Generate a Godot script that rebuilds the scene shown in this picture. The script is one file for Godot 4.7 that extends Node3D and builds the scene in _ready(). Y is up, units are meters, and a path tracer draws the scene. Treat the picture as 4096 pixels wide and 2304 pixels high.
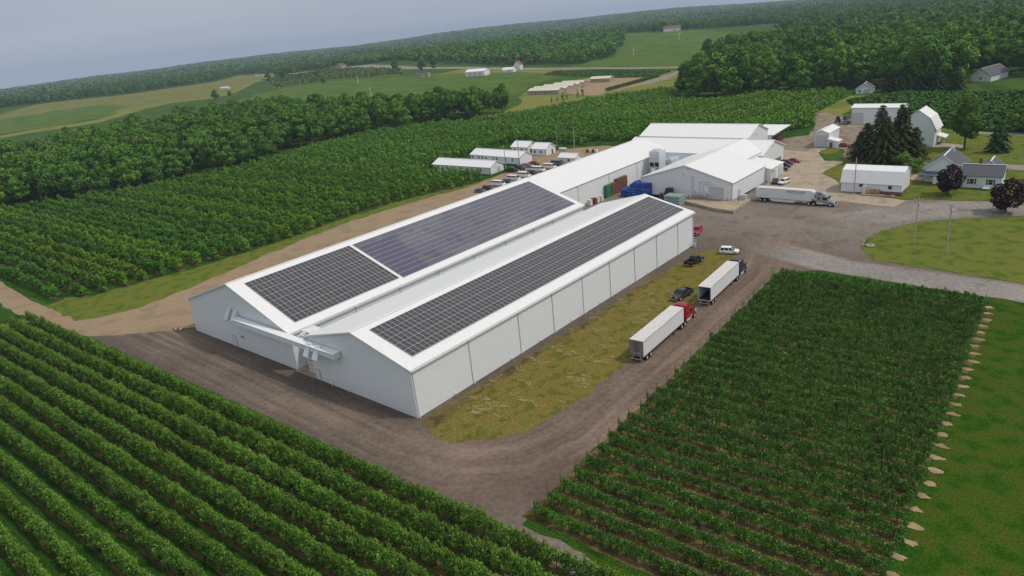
extends Node3D
# Packing house and cold stores with rooftop solar panels among orchards, seen from the air.
# x runs along the front gables, -z along the long sides of the stores, y is up, metres.

var rng := RandomNumberGenerator.new()
var noise := FastNoiseLite.new()
var names := {}
var M := {}
var gx := PackedFloat32Array()
var gz := PackedFloat32Array()
const EYE := Vector3(76.8, 55.98, 60.77)
const YAW := 0.72857
const SUN := Vector3(0.50, 0.82, -0.28)


class MB:
	var v := PackedVector3Array()
	var n := PackedVector3Array()
	var c := PackedColorArray()
	var uv := PackedVector2Array()
	var col := Color.WHITE
	func vert(p: Vector3, nn: Vector3, t := Vector2.ZERO) -> void:
		v.append(p); n.append(nn); c.append(col); uv.append(t)
	func tri(a: Vector3, b: Vector3, d: Vector3) -> void:
		var nn := (b - a).cross(d - a).normalized()
		vert(a, nn); vert(d, nn); vert(b, nn)
	func quad(a: Vector3, b: Vector3, cc: Vector3, d: Vector3) -> void:
		tri(a, b, cc); tri(a, cc, d)
	func box(o: Vector3, s: Vector3, bs := Basis.IDENTITY) -> void:
		var h := s * 0.5
		var p := []
		for i in 8:
			p.append(o + bs * Vector3(h.x if i & 1 else -h.x, h.y if i & 2 else -h.y, h.z if i & 4 else -h.z))
		quad(p[4], p[5], p[7], p[6]); quad(p[1], p[0], p[2], p[3]); quad(p[5], p[1], p[3], p[7])
		quad(p[0], p[4], p[6], p[2]); quad(p[6], p[7], p[3], p[2]); quad(p[0], p[1], p[5], p[4])
	func bar(a: Vector3, b: Vector3, w: float, h := -1.0) -> void:
		var d := b - a
		if d.length() < 0.0001: return
		var z := d.normalized()
		var up := Vector3.UP if absf(z.y) < 0.95 else Vector3.RIGHT
		var x := up.cross(z).normalized()
		box((a + b) * 0.5, Vector3(w, w if h < 0.0 else h, d.length()), Basis(x, z.cross(x), z))
	# polygon in local xy (anticlockwise), pushed along local z from 0 to depth
	func prism(poly: PackedVector2Array, t: Transform3D, depth: float, cap := true) -> void:
		var k := poly.size()
		for i in k:
			var a := poly[i]
			var b := poly[(i + 1) % k]
			quad(t * Vector3(a.x, a.y, depth), t * Vector3(a.x, a.y, 0), t * Vector3(b.x, b.y, 0), t * Vector3(b.x, b.y, depth))
		if cap:
			var ix := Geometry2D.triangulate_polygon(poly)
			for i in range(0, ix.size(), 3):
				var a := poly[ix[i]]
				var b := poly[ix[i + 1]]
				var d := poly[ix[i + 2]]
				if (b - a).cross(d - a) < 0:
					var q := b; b = d; d = q
				tri(t * Vector3(a.x, a.y, depth), t * Vector3(b.x, b.y, depth), t * Vector3(d.x, d.y, depth))
				tri(t * Vector3(a.x, a.y, 0), t * Vector3(d.x, d.y, 0), t * Vector3(b.x, b.y, 0))
	func cyl(a: Vector3, b: Vector3, r0: float, r1: float, k := 8, cap := true) -> void:
		var z := (b - a).normalized()
		var up := Vector3.UP if absf(z.y) < 0.95 else Vector3.RIGHT
		var x := up.cross(z).normalized()
		var y := z.cross(x)
		for i in k:
			var e0 := x * cos(TAU * i / k) + y * sin(TAU * i / k)
			var e1 := x * cos(TAU * (i + 1) / k) + y * sin(TAU * (i + 1) / k)
			var p := [a + e0 * r0, a + e1 * r0, b + e1 * r1, b + e0 * r1]
			vert(p[0], e0); vert(p[2], e1); vert(p[1], e1)
			vert(p[0], e0); vert(p[3], e0); vert(p[2], e1)
			if cap:
				tri(b, p[3], p[2]); tri(a, p[1], p[0])
	# rows of points joined into a skin; each row has the same count
	func loft(rows: Array, closed := true, caps := true) -> void:
		for i in rows.size() - 1:
			var a: Array = rows[i]
			var b: Array = rows[i + 1]
			var k := a.size()
			for j in (k if closed else k - 1):
				quad(a[j], a[(j + 1) % k], b[(j + 1) % k], b[j])
		if caps:
			for e in [0, rows.size() - 1]:
				var r: Array = rows[e]
				for j in range(1, r.size() - 1):
					if e == 0: tri(r[0], r[j + 1], r[j])
					else: tri(r[0], r[j], r[j + 1])
	# ribbed sheet metal: w along u, ribs run along d, length of each strip from len_at(u)
	func ribs(o: Vector3, u: Vector3, d: Vector3, nn: Vector3, w: float, pitch: float, high: float, len_at: Callable) -> void:
		var at := PackedVector2Array()
		var x := 0.0
		while x < w - 0.001:
			for q in [Vector2(0, 0), Vector2(pitch * 0.72, 0), Vector2(pitch * 0.79, high), Vector2(pitch * 0.93, high)]:
				if x + q.x < w: at.append(Vector2(x + q.x, q.y))
			x += pitch
		at.append(Vector2(w, 0))
		for i in at.size() - 1:
			var a := o + u * at[i].x + nn * at[i].y
			var b := o + u * at[i + 1].x + nn * at[i + 1].y
			var la: float = len_at.call(at[i].x)
			var lb: float = len_at.call(at[i + 1].x)
			if u.cross(d).dot(nn) > 0: quad(a, b, b + d * lb, a + d * la)
			else: quad(b, a, a + d * la, b + d * lb)
	func mesh(into: ArrayMesh = null, mt: Material = null) -> ArrayMesh:
		var m := into if into else ArrayMesh.new()
		if v.is_empty(): return m
		var a := []
		a.resize(Mesh.ARRAY_MAX)
		a[Mesh.ARRAY_VERTEX] = v
		a[Mesh.ARRAY_NORMAL] = n
		a[Mesh.ARRAY_COLOR] = c
		a[Mesh.ARRAY_TEX_UV] = uv
		m.add_surface_from_arrays(Mesh.PRIMITIVE_TRIANGLES, a)
		if mt: m.surface_set_material(m.get_surface_count() - 1, mt)
		return m


# ---------------------------------------------------------------- naming and adding
func numbered(s: String) -> String:
	names[s] = names.get(s, -1) + 1
	return s if names[s] == 0 else "%s_%03d" % [s, names[s]]

func thing(called: String, label: String, category: String, at := Vector3.ZERO, turn := 0.0, group := "") -> Node3D:
	var o := Node3D.new()
	o.name = numbered(called)
	add_child(o)
	o.position = at
	o.rotation.y = turn
	tag(o, label, category, group)
	return o

func tag(o: Node, label: String, category: String, group := "") -> void:
	o.set_meta("label", label)
	o.set_meta("category", category)
	if group: o.set_meta("group", group)

func part(called: String, m: Variant, mt: Material, parent: Node3D, t := Transform3D.IDENTITY) -> MeshInstance3D:
	var o := MeshInstance3D.new()
	o.name = called if parent != self else numbered(called)
	o.mesh = m.mesh() if m is MB else m
	if mt: o.material_override = mt
	o.transform = t
	parent.add_child(o, true)
	return o

func copy_of(src: Node3D, called: String, label: String, at: Vector3, turn: float, group := "") -> Node3D:
	var o: Node3D = src.duplicate()
	o.name = numbered(called)
	add_child(o)
	o.position = at
	o.rotation.y = turn
	o.set_meta("label", label)
	if group: o.set_meta("group", group)
	return o

func setting(called: String, m: Variant, mt: Material) -> MeshInstance3D:
	var o := part(called, m, mt, self)
	o.set_meta("kind", "structure")
	return o

func ordinal(k: int) -> String:
	var e := "th"
	if k % 100 < 11 or k % 100 > 13:
		e = ["th", "st", "nd", "rd", "th", "th", "th", "th", "th", "th"][k % 10]
	return str(k) + e

func V(x: float, z: float) -> Vector2:
	return Vector2(x, z)

# ---------------------------------------------------------------- materials
func lin(r: float, g: float, b: float) -> Color:
	return Color(r, g, b).linear_to_srgb()

func mat(called: String, color: Color, rough := 0.7, spec := 0.5, metal := 0.0) -> StandardMaterial3D:
	var m := StandardMaterial3D.new()
	m.resource_name = called
	m.albedo_color = color
	m.roughness = rough
	m.metallic_specular = spec
	m.metallic = metal
	M[called] = m
	return m

func noise_tex(sd: int, freq: float, cols: Array, oct := 5, size := 512, stretch := 1.0, gain := 0.5, spread := 0.6) -> NoiseTexture2D:
	var t := NoiseTexture2D.new()
	var f := FastNoiseLite.new()
	f.seed = sd
	f.noise_type = FastNoiseLite.TYPE_SIMPLEX
	f.frequency = freq
	f.fractal_octaves = oct
	f.fractal_gain = gain
	t.noise = f
	t.width = size
	t.height = int(size * stretch)
	t.seamless = true
	t.generate_mipmaps = false
	var g := Gradient.new()
	var offs := PackedFloat32Array()
	var cc := PackedColorArray()
	for i in cols.size():
		offs.append(0.5 + (float(i) / maxf(1, cols.size() - 1) - 0.5) * spread)
		cc.append(cols[i])
	g.offsets = offs
	g.colors = cc
	t.color_ramp = g
	return t

# ground-like material: fine noise every `tile` metres, times coarse patches every `wide` metres
func soil(called: String, sd: int, cols: Array, tile: float, freq: float, wide: float, patch: Array, rough := 0.95, bump := 0.0) -> StandardMaterial3D:
	var m := mat(called, Color.WHITE, rough, 0.1)
	m.albedo_texture = noise_tex(sd, freq, cols, 5, 512, 1.0, 0.72)
	m.uv1_triplanar = true
	m.uv1_world_triplanar = true
	m.uv1_scale = Vector3.ONE / tile
	m.detail_enabled = true
	m.detail_blend_mode = BaseMaterial3D.BLEND_MODE_MUL
	m.detail_albedo = noise_tex(sd + 50, 0.012, patch, 4, 512)
	m.detail_uv_layer = BaseMaterial3D.DETAIL_UV_2
	m.uv2_triplanar = true
	m.uv2_world_triplanar = true
	m.uv2_scale = Vector3.ONE / wide
	if bump > 0.0:
		m.heightmap_enabled = true
		m.heightmap_texture = noise_tex(sd + 90, freq * 1.3, [Color.BLACK, Color.WHITE], 4, 512)
		m.heightmap_scale = bump
	return m

func leaf_mat(called: String, tint: Color, back := 0.25) -> StandardMaterial3D:
	var m := mat(called, tint, 0.7, 0.12)
	m.vertex_color_use_as_albedo = true
	m.cull_mode = BaseMaterial3D.CULL_DISABLED
	m.backlight_enabled = true
	m.backlight = Color(back, back, back * 0.6)
	return m

func make_materials() -> void:
	var dirt := func(m: StandardMaterial3D, sd: int, lo: Color) -> void:
		m.albedo_texture = noise_tex(sd, 0.02, [lo, Color.WHITE, Color.WHITE], 5, 512, 1.0, 0.5, 1.0)
		m.uv1_triplanar = true
		m.uv1_world_triplanar = true
		m.uv1_scale = Vector3.ONE / 14.0
	dirt.call(mat("white_siding", lin(0.70, 0.725, 0.745), 0.5, 0.4), 3, Color(0.975, 0.975, 0.97))
	dirt.call(mat("white_roof", lin(0.72, 0.72, 0.725), 0.5, 0.4), 4, Color(0.965, 0.965, 0.96))
	dirt.call(mat("old_roof", lin(0.66, 0.67, 0.69), 0.5, 0.4), 5, Color(0.93, 0.93, 0.92))
	mat("white_trim", lin(0.72, 0.72, 0.72), 0.45)
	mat("grey_trim", lin(0.42, 0.44, 0.46), 0.5)
	mat("spout", lin(0.50, 0.52, 0.54), 0.5)
	mat("galvanised", lin(0.56, 0.60, 0.63), 0.4, 0.5, 0.1)
	mat("door_white", lin(0.50, 0.51, 0.52), 0.55)
	mat("dark_glass", lin(0.012, 0.014, 0.017), 0.06, 0.5)
	mat("panel_cell", lin(0.040, 0.039, 0.047), 0.16, 0.5)
	mat("panel_cell_warm", lin(0.046, 0.042, 0.046), 0.16, 0.5)
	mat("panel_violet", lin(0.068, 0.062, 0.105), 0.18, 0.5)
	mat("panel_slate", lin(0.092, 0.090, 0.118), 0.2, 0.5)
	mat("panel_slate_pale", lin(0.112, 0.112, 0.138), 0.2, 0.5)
	mat("panel_frame", lin(0.62, 0.62, 0.60), 0.4, 0.5, 0.2)
	mat("aluminium", lin(0.55, 0.56, 0.57), 0.35, 0.5, 0.6)
	mat("tyre", lin(0.018, 0.018, 0.018), 0.9, 0.3)
	mat("rim", lin(0.6, 0.6, 0.61), 0.3, 0.5, 0.4)
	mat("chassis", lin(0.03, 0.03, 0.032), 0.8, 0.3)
	mat("trailer_white", lin(0.68, 0.69, 0.71), 0.4)
	mat("trailer_roof", lin(0.58, 0.565, 0.545), 0.6)
	M["trailer_roof"].albedo_texture = noise_tex(9, 0.03, [Color(0.9, 0.87, 0.84), Color.WHITE, Color.WHITE], 5, 256, 1.0, 0.5, 1.0)
	M["trailer_roof"].uv1_triplanar = true
	M["trailer_roof"].uv1_scale = Vector3(0.2, 0.2, 0.12)
	mat("door_grey", lin(0.21, 0.195, 0.185), 0.35, 0.5, 0.2)
	mat("red_paint", lin(0.27, 0.008, 0.018), 0.25)
	mat("navy_paint", lin(0.018, 0.026, 0.055), 0.25)
	mat("silver_paint", lin(0.30, 0.315, 0.31), 0.3, 0.5, 0.3)
	mat("white_paint", lin(0.76, 0.76, 0.76), 0.25)
	mat("black_paint", lin(0.012, 0.012, 0.014), 0.2)
	mat("charcoal_paint", lin(0.045, 0.047, 0.054), 0.25, 0.5, 0.2)
	mat("maroon_paint", lin(0.10, 0.012, 0.03), 0.25)
	mat("magenta_paint", lin(0.42, 0.012, 0.06), 0.25)
	mat("blue_paint", lin(0.03, 0.05, 0.10), 0.25)
	mat("pewter_paint", lin(0.12, 0.12, 0.135), 0.25, 0.5, 0.2)
	mat("tractor_green", lin(0.02, 0.12, 0.025), 0.35)
	mat("headlamp", lin(0.7, 0.72, 0.74), 0.1)
	mat("taillamp", lin(0.35, 0.01, 0.01), 0.2)
	mat("bin_blue", lin(0.018, 0.075, 0.36), 0.55)
	mat("bin_blue_dark", lin(0.014, 0.05, 0.26), 0.55)
	mat("bin_blue_light", lin(0.05, 0.14, 0.46), 0.55)
	mat("bin_green", lin(0.035, 0.19, 0.075), 0.55)
	mat("bin_brown", lin(0.16, 0.07, 0.042), 0.75)
	mat("bin_mint", lin(0.27, 0.36, 0.33), 0.6)
	mat("bin_white", lin(0.66, 0.63, 0.57), 0.6)
	mat("bin_maroon", lin(0.17, 0.02, 0.045), 0.6)
	mat("wood_orange", lin(0.40, 0.22, 0.08), 0.8)
	mat("barrel_brown", lin(0.10, 0.05, 0.04), 0.7)
	mat("teal_dark", lin(0.02, 0.06, 0.09), 0.6)
	mat("post_red", lin(0.25, 0.03, 0.02), 0.6)
	mat("post_wood", lin(0.12, 0.10, 0.075), 0.9)
	mat("pole_wood", lin(0.36, 0.335, 0.30), 0.9)
	mat("brick_red", lin(0.20, 0.075, 0.05), 0.9)
	mat("shingle", lin(0.085, 0.088, 0.105), 0.9)
	mat("tan_roof", lin(0.60, 0.55, 0.45), 0.7)
	mat("tan_wall", lin(0.36, 0.29, 0.22), 0.8)
	mat("house_wall", lin(0.62, 0.68, 0.68), 0.7)
	mat("yellow_paint", lin(0.5, 0.4, 0.06), 0.6)
	mat("bark", lin(0.055, 0.045, 0.035), 0.95, 0.2)
	mat("bark_pale", lin(0.13, 0.11, 0.085), 0.95, 0.2)
	mat("lettering", lin(0.025, 0.028, 0.035), 0.6)
	mat("bin_slot", lin(0.02, 0.02, 0.02), 0.9)
	mat("straw", lin(0.38, 0.31, 0.17), 0.95, 0.2)
	# ground
	soil("ground", 11, [Color8(50, 76, 30), Color8(64, 90, 38), Color8(80, 100, 46)], 16.0, 0.04, 170.0, [Color(0.8, 0.84, 0.76), Color.WHITE, Color(1, 1, 0.92)])
	soil("orchard_grass", 12, [Color8(28, 54, 16), Color8(42, 74, 22), Color8(54, 90, 30), Color8(72, 100, 42)], 12.0, 0.06, 60.0, [Color(0.75, 0.82, 0.70), Color.WHITE, Color(1, 0.98, 0.9)], 0.95, 6.0)
	soil("soil_strip", 13, [Color8(82, 66, 48), Color8(112, 92, 68), Color8(92, 90, 52), Color8(140, 116, 84)], 9.0, 0.06, 40.0, [Color(0.78, 0.77, 0.73), Color.WHITE, Color(0.96, 0.97, 0.88)], 0.95, 4.0)
	soil("mown_grass", 14, [Color8(84, 84, 40), Color8(106, 99, 50), Color8(120, 107, 60), Color8(104, 103, 50), Color8(148, 130, 84)], 9.0, 0.03, 22.0, [Color(0.80, 0.87, 0.72), Color(0.94, 0.96, 0.88), Color.WHITE, Color(1, 0.94, 0.86)], 0.95, 5.0)
	soil("lawn", 15, [Color8(84, 94, 40), Color8(98, 108, 48), Color8(108, 116, 56), Color8(120, 122, 66)], 11.0, 0.05, 34.0, [Color(0.78, 0.86, 0.72), Color(0.95, 0.97, 0.92), Color(1, 0.95, 0.86)], 0.95, 5.0)
	soil("field_grass", 16, [Color8(48, 72, 22), Color8(60, 82, 27), Color8(72, 88, 32), Color8(90, 94, 44)], 13.0, 0.05, 31.0, [Color(0.66, 0.88, 0.56), Color(0.90, 0.97, 0.84), Color(1, 0.94, 0.84)], 0.95, 6.0)
	soil("tan_gravel", 17, [Color8(128, 112, 92), Color8(146, 128, 106), Color8(158, 140, 118)], 18.0, 0.06, 70.0, [Color(0.93, 0.92, 0.91), Color.WHITE, Color(1, 0.98, 0.96)], 0.95, 2.0)
	soil("concrete", 18, [Color8(144, 132, 118), Color8(160, 147, 131), Color8(170, 158, 142)], 16.0, 0.04, 44.0, [Color(0.90, 0.89, 0.87), Color.WHITE, Color(1, 0.98, 0.95)])
	soil("grey_gravel", 19, [Color8(118, 108, 98), Color8(136, 124, 112), Color8(150, 138, 124)], 14.0, 0.06, 40.0, [Color(0.84, 0.82, 0.8), Color.WHITE, Color(1, 0.97, 0.94)], 0.95, 2.0)
	soil("asphalt", 20, [Color8(124, 120, 114), Color8(138, 133, 126), Color8(146, 142, 136)], 14.0, 0.06, 50.0, [Color(0.86, 0.86, 0.86), Color.WHITE, Color(1, 0.98, 0.96)])
	soil("sand", 21, [Color8(136, 116, 90), Color8(158, 138, 110), Color8(174, 156, 128)], 5.0, 0.05, 20.0, [Color(0.82, 0.82, 0.82), Color.WHITE])
	soil("field_tan", 22, [Color8(98, 104, 60), Color8(114, 114, 68), Color8(110, 116, 64), Color8(132, 122, 82)], 60.0, 0.03, 420.0, [Color(0.82, 0.9, 0.74), Color.WHITE, Color(1, 0.93, 0.84), Color(0.86, 0.94, 0.8)])
	soil("field_green", 23, [Color8(64, 86, 36), Color8(82, 104, 46), Color8(98, 116, 56)], 30.0, 0.07, 300.0, [Color(0.84, 0.9, 0.78), Color.WHITE, Color(1, 1, 0.9)])
	soil("field_light", 24, [Color8(98, 106, 52), Color8(116, 120, 64), Color8(130, 130, 76)], 40.0, 0.04, 260.0, [Color(0.84, 0.9, 0.78), Color.WHITE, Color(1, 0.96, 0.88)])
	soil("forest_floor", 25, [Color8(34, 54, 24), Color8(44, 66, 28), Color8(54, 74, 34)], 60.0, 0.04, 500.0, [Color(0.8, 0.85, 0.8), Color.WHITE])
	leaf_mat("leaf_near", lin(1.02, 1.00, 0.71))
	leaf_mat("leaf_right", lin(1.02, 1.10, 0.78))
	leaf_mat("leaf_upper", lin(0.94, 1.00, 0.71))
	leaf_mat("leaf_upper_light", lin(1.22, 1.16, 0.69))
	leaf_mat("leaf_upper_dark", lin(0.74, 0.88, 0.69))
	leaf_mat("leaf_wood", lin(0.92, 1.00, 0.69))
	leaf_mat("leaf_wood_light", lin(1.22, 1.18, 0.66))
	leaf_mat("leaf_wood_dark", lin(0.67, 0.82, 0.64))
	leaf_mat("leaf_far", lin(0.96, 1.00, 0.71))
	leaf_mat("leaf_spruce", lin(0.66, 0.62, 0.44), 0.1)
	leaf_mat("leaf_purple", lin(0.30, 0.17, 0.22), 0.1)
	leaf_mat("leaf_corn", lin(0.53, 0.74, 0.48))

# ---------------------------------------------------------------- terrain
func lie(x: float, z: float) -> float:
	var t := clampf((-z - 138.0) / 40.0, 0.0, 1.0)
	var h := 1.6 * t * t * (3.0 - 2.0 * t)
	var dx := x - EYE.x
	var dz := z - EYE.z
	var d := sqrt(dx * dx + dz * dz)
	if d > 700.0:
		var k := smoothstep(700.0, 1300.0, d)
		h += k * 3.0 * (sin(x * 0.006 + 1.0) * cos(z * 0.0075) + 0.6 * sin((x + z) * 0.013))
		h += 18.0 * exp(-(pow(x + 900.0, 2.0) + pow(z + 1150.0, 2.0)) / 150000.0)
		if d > 1800.0:
			var az := atan2(dx, -dz)  # 0 straight along -z, negative to the left
			var left := smoothstep(-0.95, -1.5, az)
			h -= (d - 1800.0) * 0.014 * left
			h += (1.0 - left) * smoothstep(2500.0, 6500.0, d) * (26.0 + 18.0 * sin(az * 9.0 + 1.0) + 8.0 * sin(az * 23.0))
			h -= d * d / 12742000.0 + maxf(0.0, d - 7000.0) * 0.06
	return h

func make_lattice() -> void:
	var axis := func(lo: float, hi: float, lowest: float, highest: float) -> PackedFloat32Array:
		var a := []
		var x := lo
		while x <= hi + 0.1:
			a.append(x); x += 12.0
		var s := 14.0
		x = hi
		while x < highest:
			x += s; s *= 1.16; a.append(x)
		s = 14.0
		x = lo
		while x > lowest:
			x -= s; s *= 1.13; a.push_front(x)
		return PackedFloat32Array(a)
	gx = axis.call(-336.0, 120.0, -9500.0, 2600.0)
	gz = axis.call(-408.0, 72.0, -9500.0, 700.0)

func cell_of(a: PackedFloat32Array, x: float) -> int:
	return clampi(a.bsearch(x) - 1, 0, a.size() - 2)

func H(x: float, z: float) -> float:
	var i := cell_of(gx, x)
	var j := cell_of(gz, z)
	var fx := (x - gx[i]) / (gx[i + 1] - gx[i])
	var fz := (z - gz[j]) / (gz[j + 1] - gz[j])
	var a := lie(gx[i], gz[j])
	var b := lie(gx[i + 1], gz[j + 1])
	if fx > fz:
		var e := lie(gx[i + 1], gz[j])
		return a + (e - a) * fx + (b - e) * fz
	var f := lie(gx[i], gz[j + 1])
	return a + (f - a) * fz + (b - f) * fx

func on(x: float, z: float, lift := 0.0) -> Vector3:
	return Vector3(x, H(x, z) + lift, z)

func make_ground() -> void:
	var mb := MB.new()
	for i in gx.size() - 1:
		for j in gz.size() - 1:
			var p := []
			for q in [[0, 0], [1, 0], [1, 1], [0, 1]]:
				p.append(Vector3(gx[i + q[0]], lie(gx[i + q[0]], gz[j + q[1]]), gz[j + q[1]]))
			mb.tri(p[0], p[2], p[1])
			mb.tri(p[0], p[3], p[2])
	setting("ground", mb, M.ground)

# a polygon laid on the terrain, its edge made uneven by `rough` metres
func sheet(called: String, poly: Array, lift: float, mt: Material, rough := 0.0, step := 2.5, uv_box := Rect2()) -> MeshInstance3D:
	var mb := MB.new()
	sheet_into(mb, poly, lift, rough, step, uv_box)
	return setting(called, mb, mt)

func sheet_into(mb: MB, poly: Array, lift: float, rough := 0.0, step := 2.5, uv_box := Rect2()) -> void:
	var edge := PackedVector2Array()
	for i in poly.size():
		var a: Vector2 = poly[i]
		var b: Vector2 = poly[(i + 1) % poly.size()]
		if rough <= 0.0:
			edge.append(a)
			continue
		var k := maxi(1, int(a.distance_to(b) / step))
		var side := (b - a).orthogonal().normalized()
		for q in k:
			var p := a.lerp(b, float(q) / k)
			edge.append(p + side * rough * (noise.get_noise_2d(p.x * 9.0, p.y * 9.0) * 1.6 + noise.get_noise_2d(p.x * 40.0, p.y * 40.0)))
	var r := Rect2(edge[0], Vector2.ZERO)
	for p in edge: r = r.expand(p)
	for i in range(cell_of(gx, r.position.x), cell_of(gx, r.end.x) + 1):
		for j in range(cell_of(gz, r.position.y), cell_of(gz, r.end.y) + 1):
			var q := [V(gx[i], gz[j]), V(gx[i + 1], gz[j]), V(gx[i + 1], gz[j + 1]), V(gx[i], gz[j + 1])]
			for t in [[q[0], q[1], q[2]], [q[0], q[2], q[3]]]:
				for piece in Geometry2D.intersect_polygons(edge, PackedVector2Array(t)):
					var ix := Geometry2D.triangulate_polygon(piece)
					for k in range(0, ix.size(), 3):
						var a: Vector2 = piece[ix[k]]
						var b: Vector2 = piece[ix[k + 1]]
						var d: Vector2 = piece[ix[k + 2]]
						if (b - a).cross(d - a) < 0:
							var s := b; b = d; d = s
						for w in [a, b, d]:
							var t2 := Vector2.ZERO
							if uv_box.size.x > 0: t2 = (w - uv_box.position) / uv_box.size
							mb.vert(on(w.x, w.y, lift), Vector3.UP, t2)

func seg_near(p: Vector2, line: Array) -> Vector2:
	var best := 1e9
	var along := 0.0
	var run := 0.0
	for i in line.size() - 1:
		var a: Vector2 = line[i]
		var ab: Vector2 = line[i + 1] - a
		var l := ab.length()
		var t := clampf((p - a).dot(ab) / (l * l), 0.0, 1.0)
		var off := p - a - ab * t
		if off.length_squared() < best * best:
			best = off.length() * (1.0 if ab.cross(off) > 0 else -1.0)
			along = run + t * l
			if absf(best) < 0.0001: best = 0.0001
		run += l
	return Vector2(best, along)

# gravel of the drive and the yard: stones, worn wheel lines along the way lorries go, pale and dark patches
func gravel_image() -> ImageTexture:
	var n := 1000
	var im := Image.create(n, n, false, Image.FORMAT_RGB8)
	var drive := [V(-110, 12), V(-86, 6), V(-40, 6.4), V(2, 7.2), V(14, 5.5), V(21, 0), V(24, -9), V(24.2, -40), V(22.6, -82), V(18, -100), V(14, -120), V(20, -141)]
	var lane := [V(16, 3), V(26, 9.6), V(40, 12), V(100, 13)]
	var road := [V(10, -104), V(22, -98), V(36, -92.5), V(100, -89)]
	var up_road := [V(16, -118), V(34, -136), V(48, -147), V(80, -151)]
	var fine := FastNoiseLite.new()
	fine.seed = 5; fine.frequency = 0.9; fine.fractal_octaves = 2
	var mid := FastNoiseLite.new()
	mid.seed = 6; mid.frequency = 0.06; mid.fractal_octaves = 4
	var streak := FastNoiseLite.new()
	streak.seed = 7; streak.frequency = 1.0; streak.fractal_octaves = 3
	for j in n:
		for i in n:
			var x := -100.0 + (i + 0.5) * 0.2
			var z := -180.0 + (j + 0.5) * 0.2
			if (x < -50.0 and z < -3.0) or (x > 30.0 and z > -80.0 and z < 7.0) or (x > -26.0 and x < -2.0 and z > -90.0 and z < -5.0) or (x < -30 and z > -92 and z < -8):
				continue
			var p := V(x, z)
			var m := mid.get_noise_2d(x, z)
			var f := fine.get_noise_2d(x, z)
			# dark basalt gravel by the stores, browner to the right, grey in the yard
			var c := Vector3(0.122, 0.101, 0.084)
			c = c.lerp(Vector3(0.148, 0.108, 0.086), smoothstep(-6.0, 20.0, x + m * 14.0))
			c = c.lerp(Vector3(0.205, 0.175, 0.148), smoothstep(-88.0, -116.0, z + m * 22.0))
			var d := seg_near(p, drive)
			if absf(d.x) < 7.0:
				var s := streak.get_noise_2d(d.x * 0.42, d.y * 0.018) * 0.75 + streak.get_noise_2d(d.x * 1.5 + 40.0, d.y * 0.03) * 0.3
				var k := 1.0 - smoothstep(3.5, 7.0, absf(d.x))
				c = c.lerp(Vector3(0.238, 0.176, 0.136), clampf(k * (0.34 + s * 0.9), 0.0, 1.0))
			var e := seg_near(p, lane)
			if absf(e.x) < 4.0:
				var s2 := streak.get_noise_2d(e.x * 1.2 + 9.0, e.y * 0.05)
				c = c.lerp(Vector3(0.31, 0.275, 0.245), clampf((1.0 - smoothstep(1.8, 4.0, absf(e.x))) * smoothstep(6.0, 30.0, e.y) * (0.85 + s2 * 0.5), 0.0, 1.0))
			var r := seg_near(p, road)
			if absf(r.x) < 6.5:
				c = c.lerp(Vector3(0.275, 0.25, 0.232), clampf((1.0 - smoothstep(3.6, 6.0, absf(r.x))) * smoothstep(2.0, 20.0, r.y) * 0.95, 0.0, 1.0))
			var u := seg_near(p, up_road)
			if absf(u.x) < 9.0:
				c = c.lerp(Vector3(0.27, 0.245, 0.225), clampf((1.0 - smoothstep(4.5, 8.0, absf(u.x))) * smoothstep(6.0, 26.0, u.y) * 0.9, 0.0, 1.0))
			var b := 1.0 + 0.24 * m + 0.24 * f + 0.10 * streak.get_noise_2d(x * 0.35, z * 0.35)
			if mid.get_noise_2d(x * 2.4 + 200.0, z * 2.4) > 0.42 and z < -92.0: b *= 0.78
			c *= b * 0.86
			im.set_pixel(i, j, Color(c.x, c.y, c.z).linear_to_srgb())
	return ImageTexture.create_from_image(im)

var fields := {}

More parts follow.
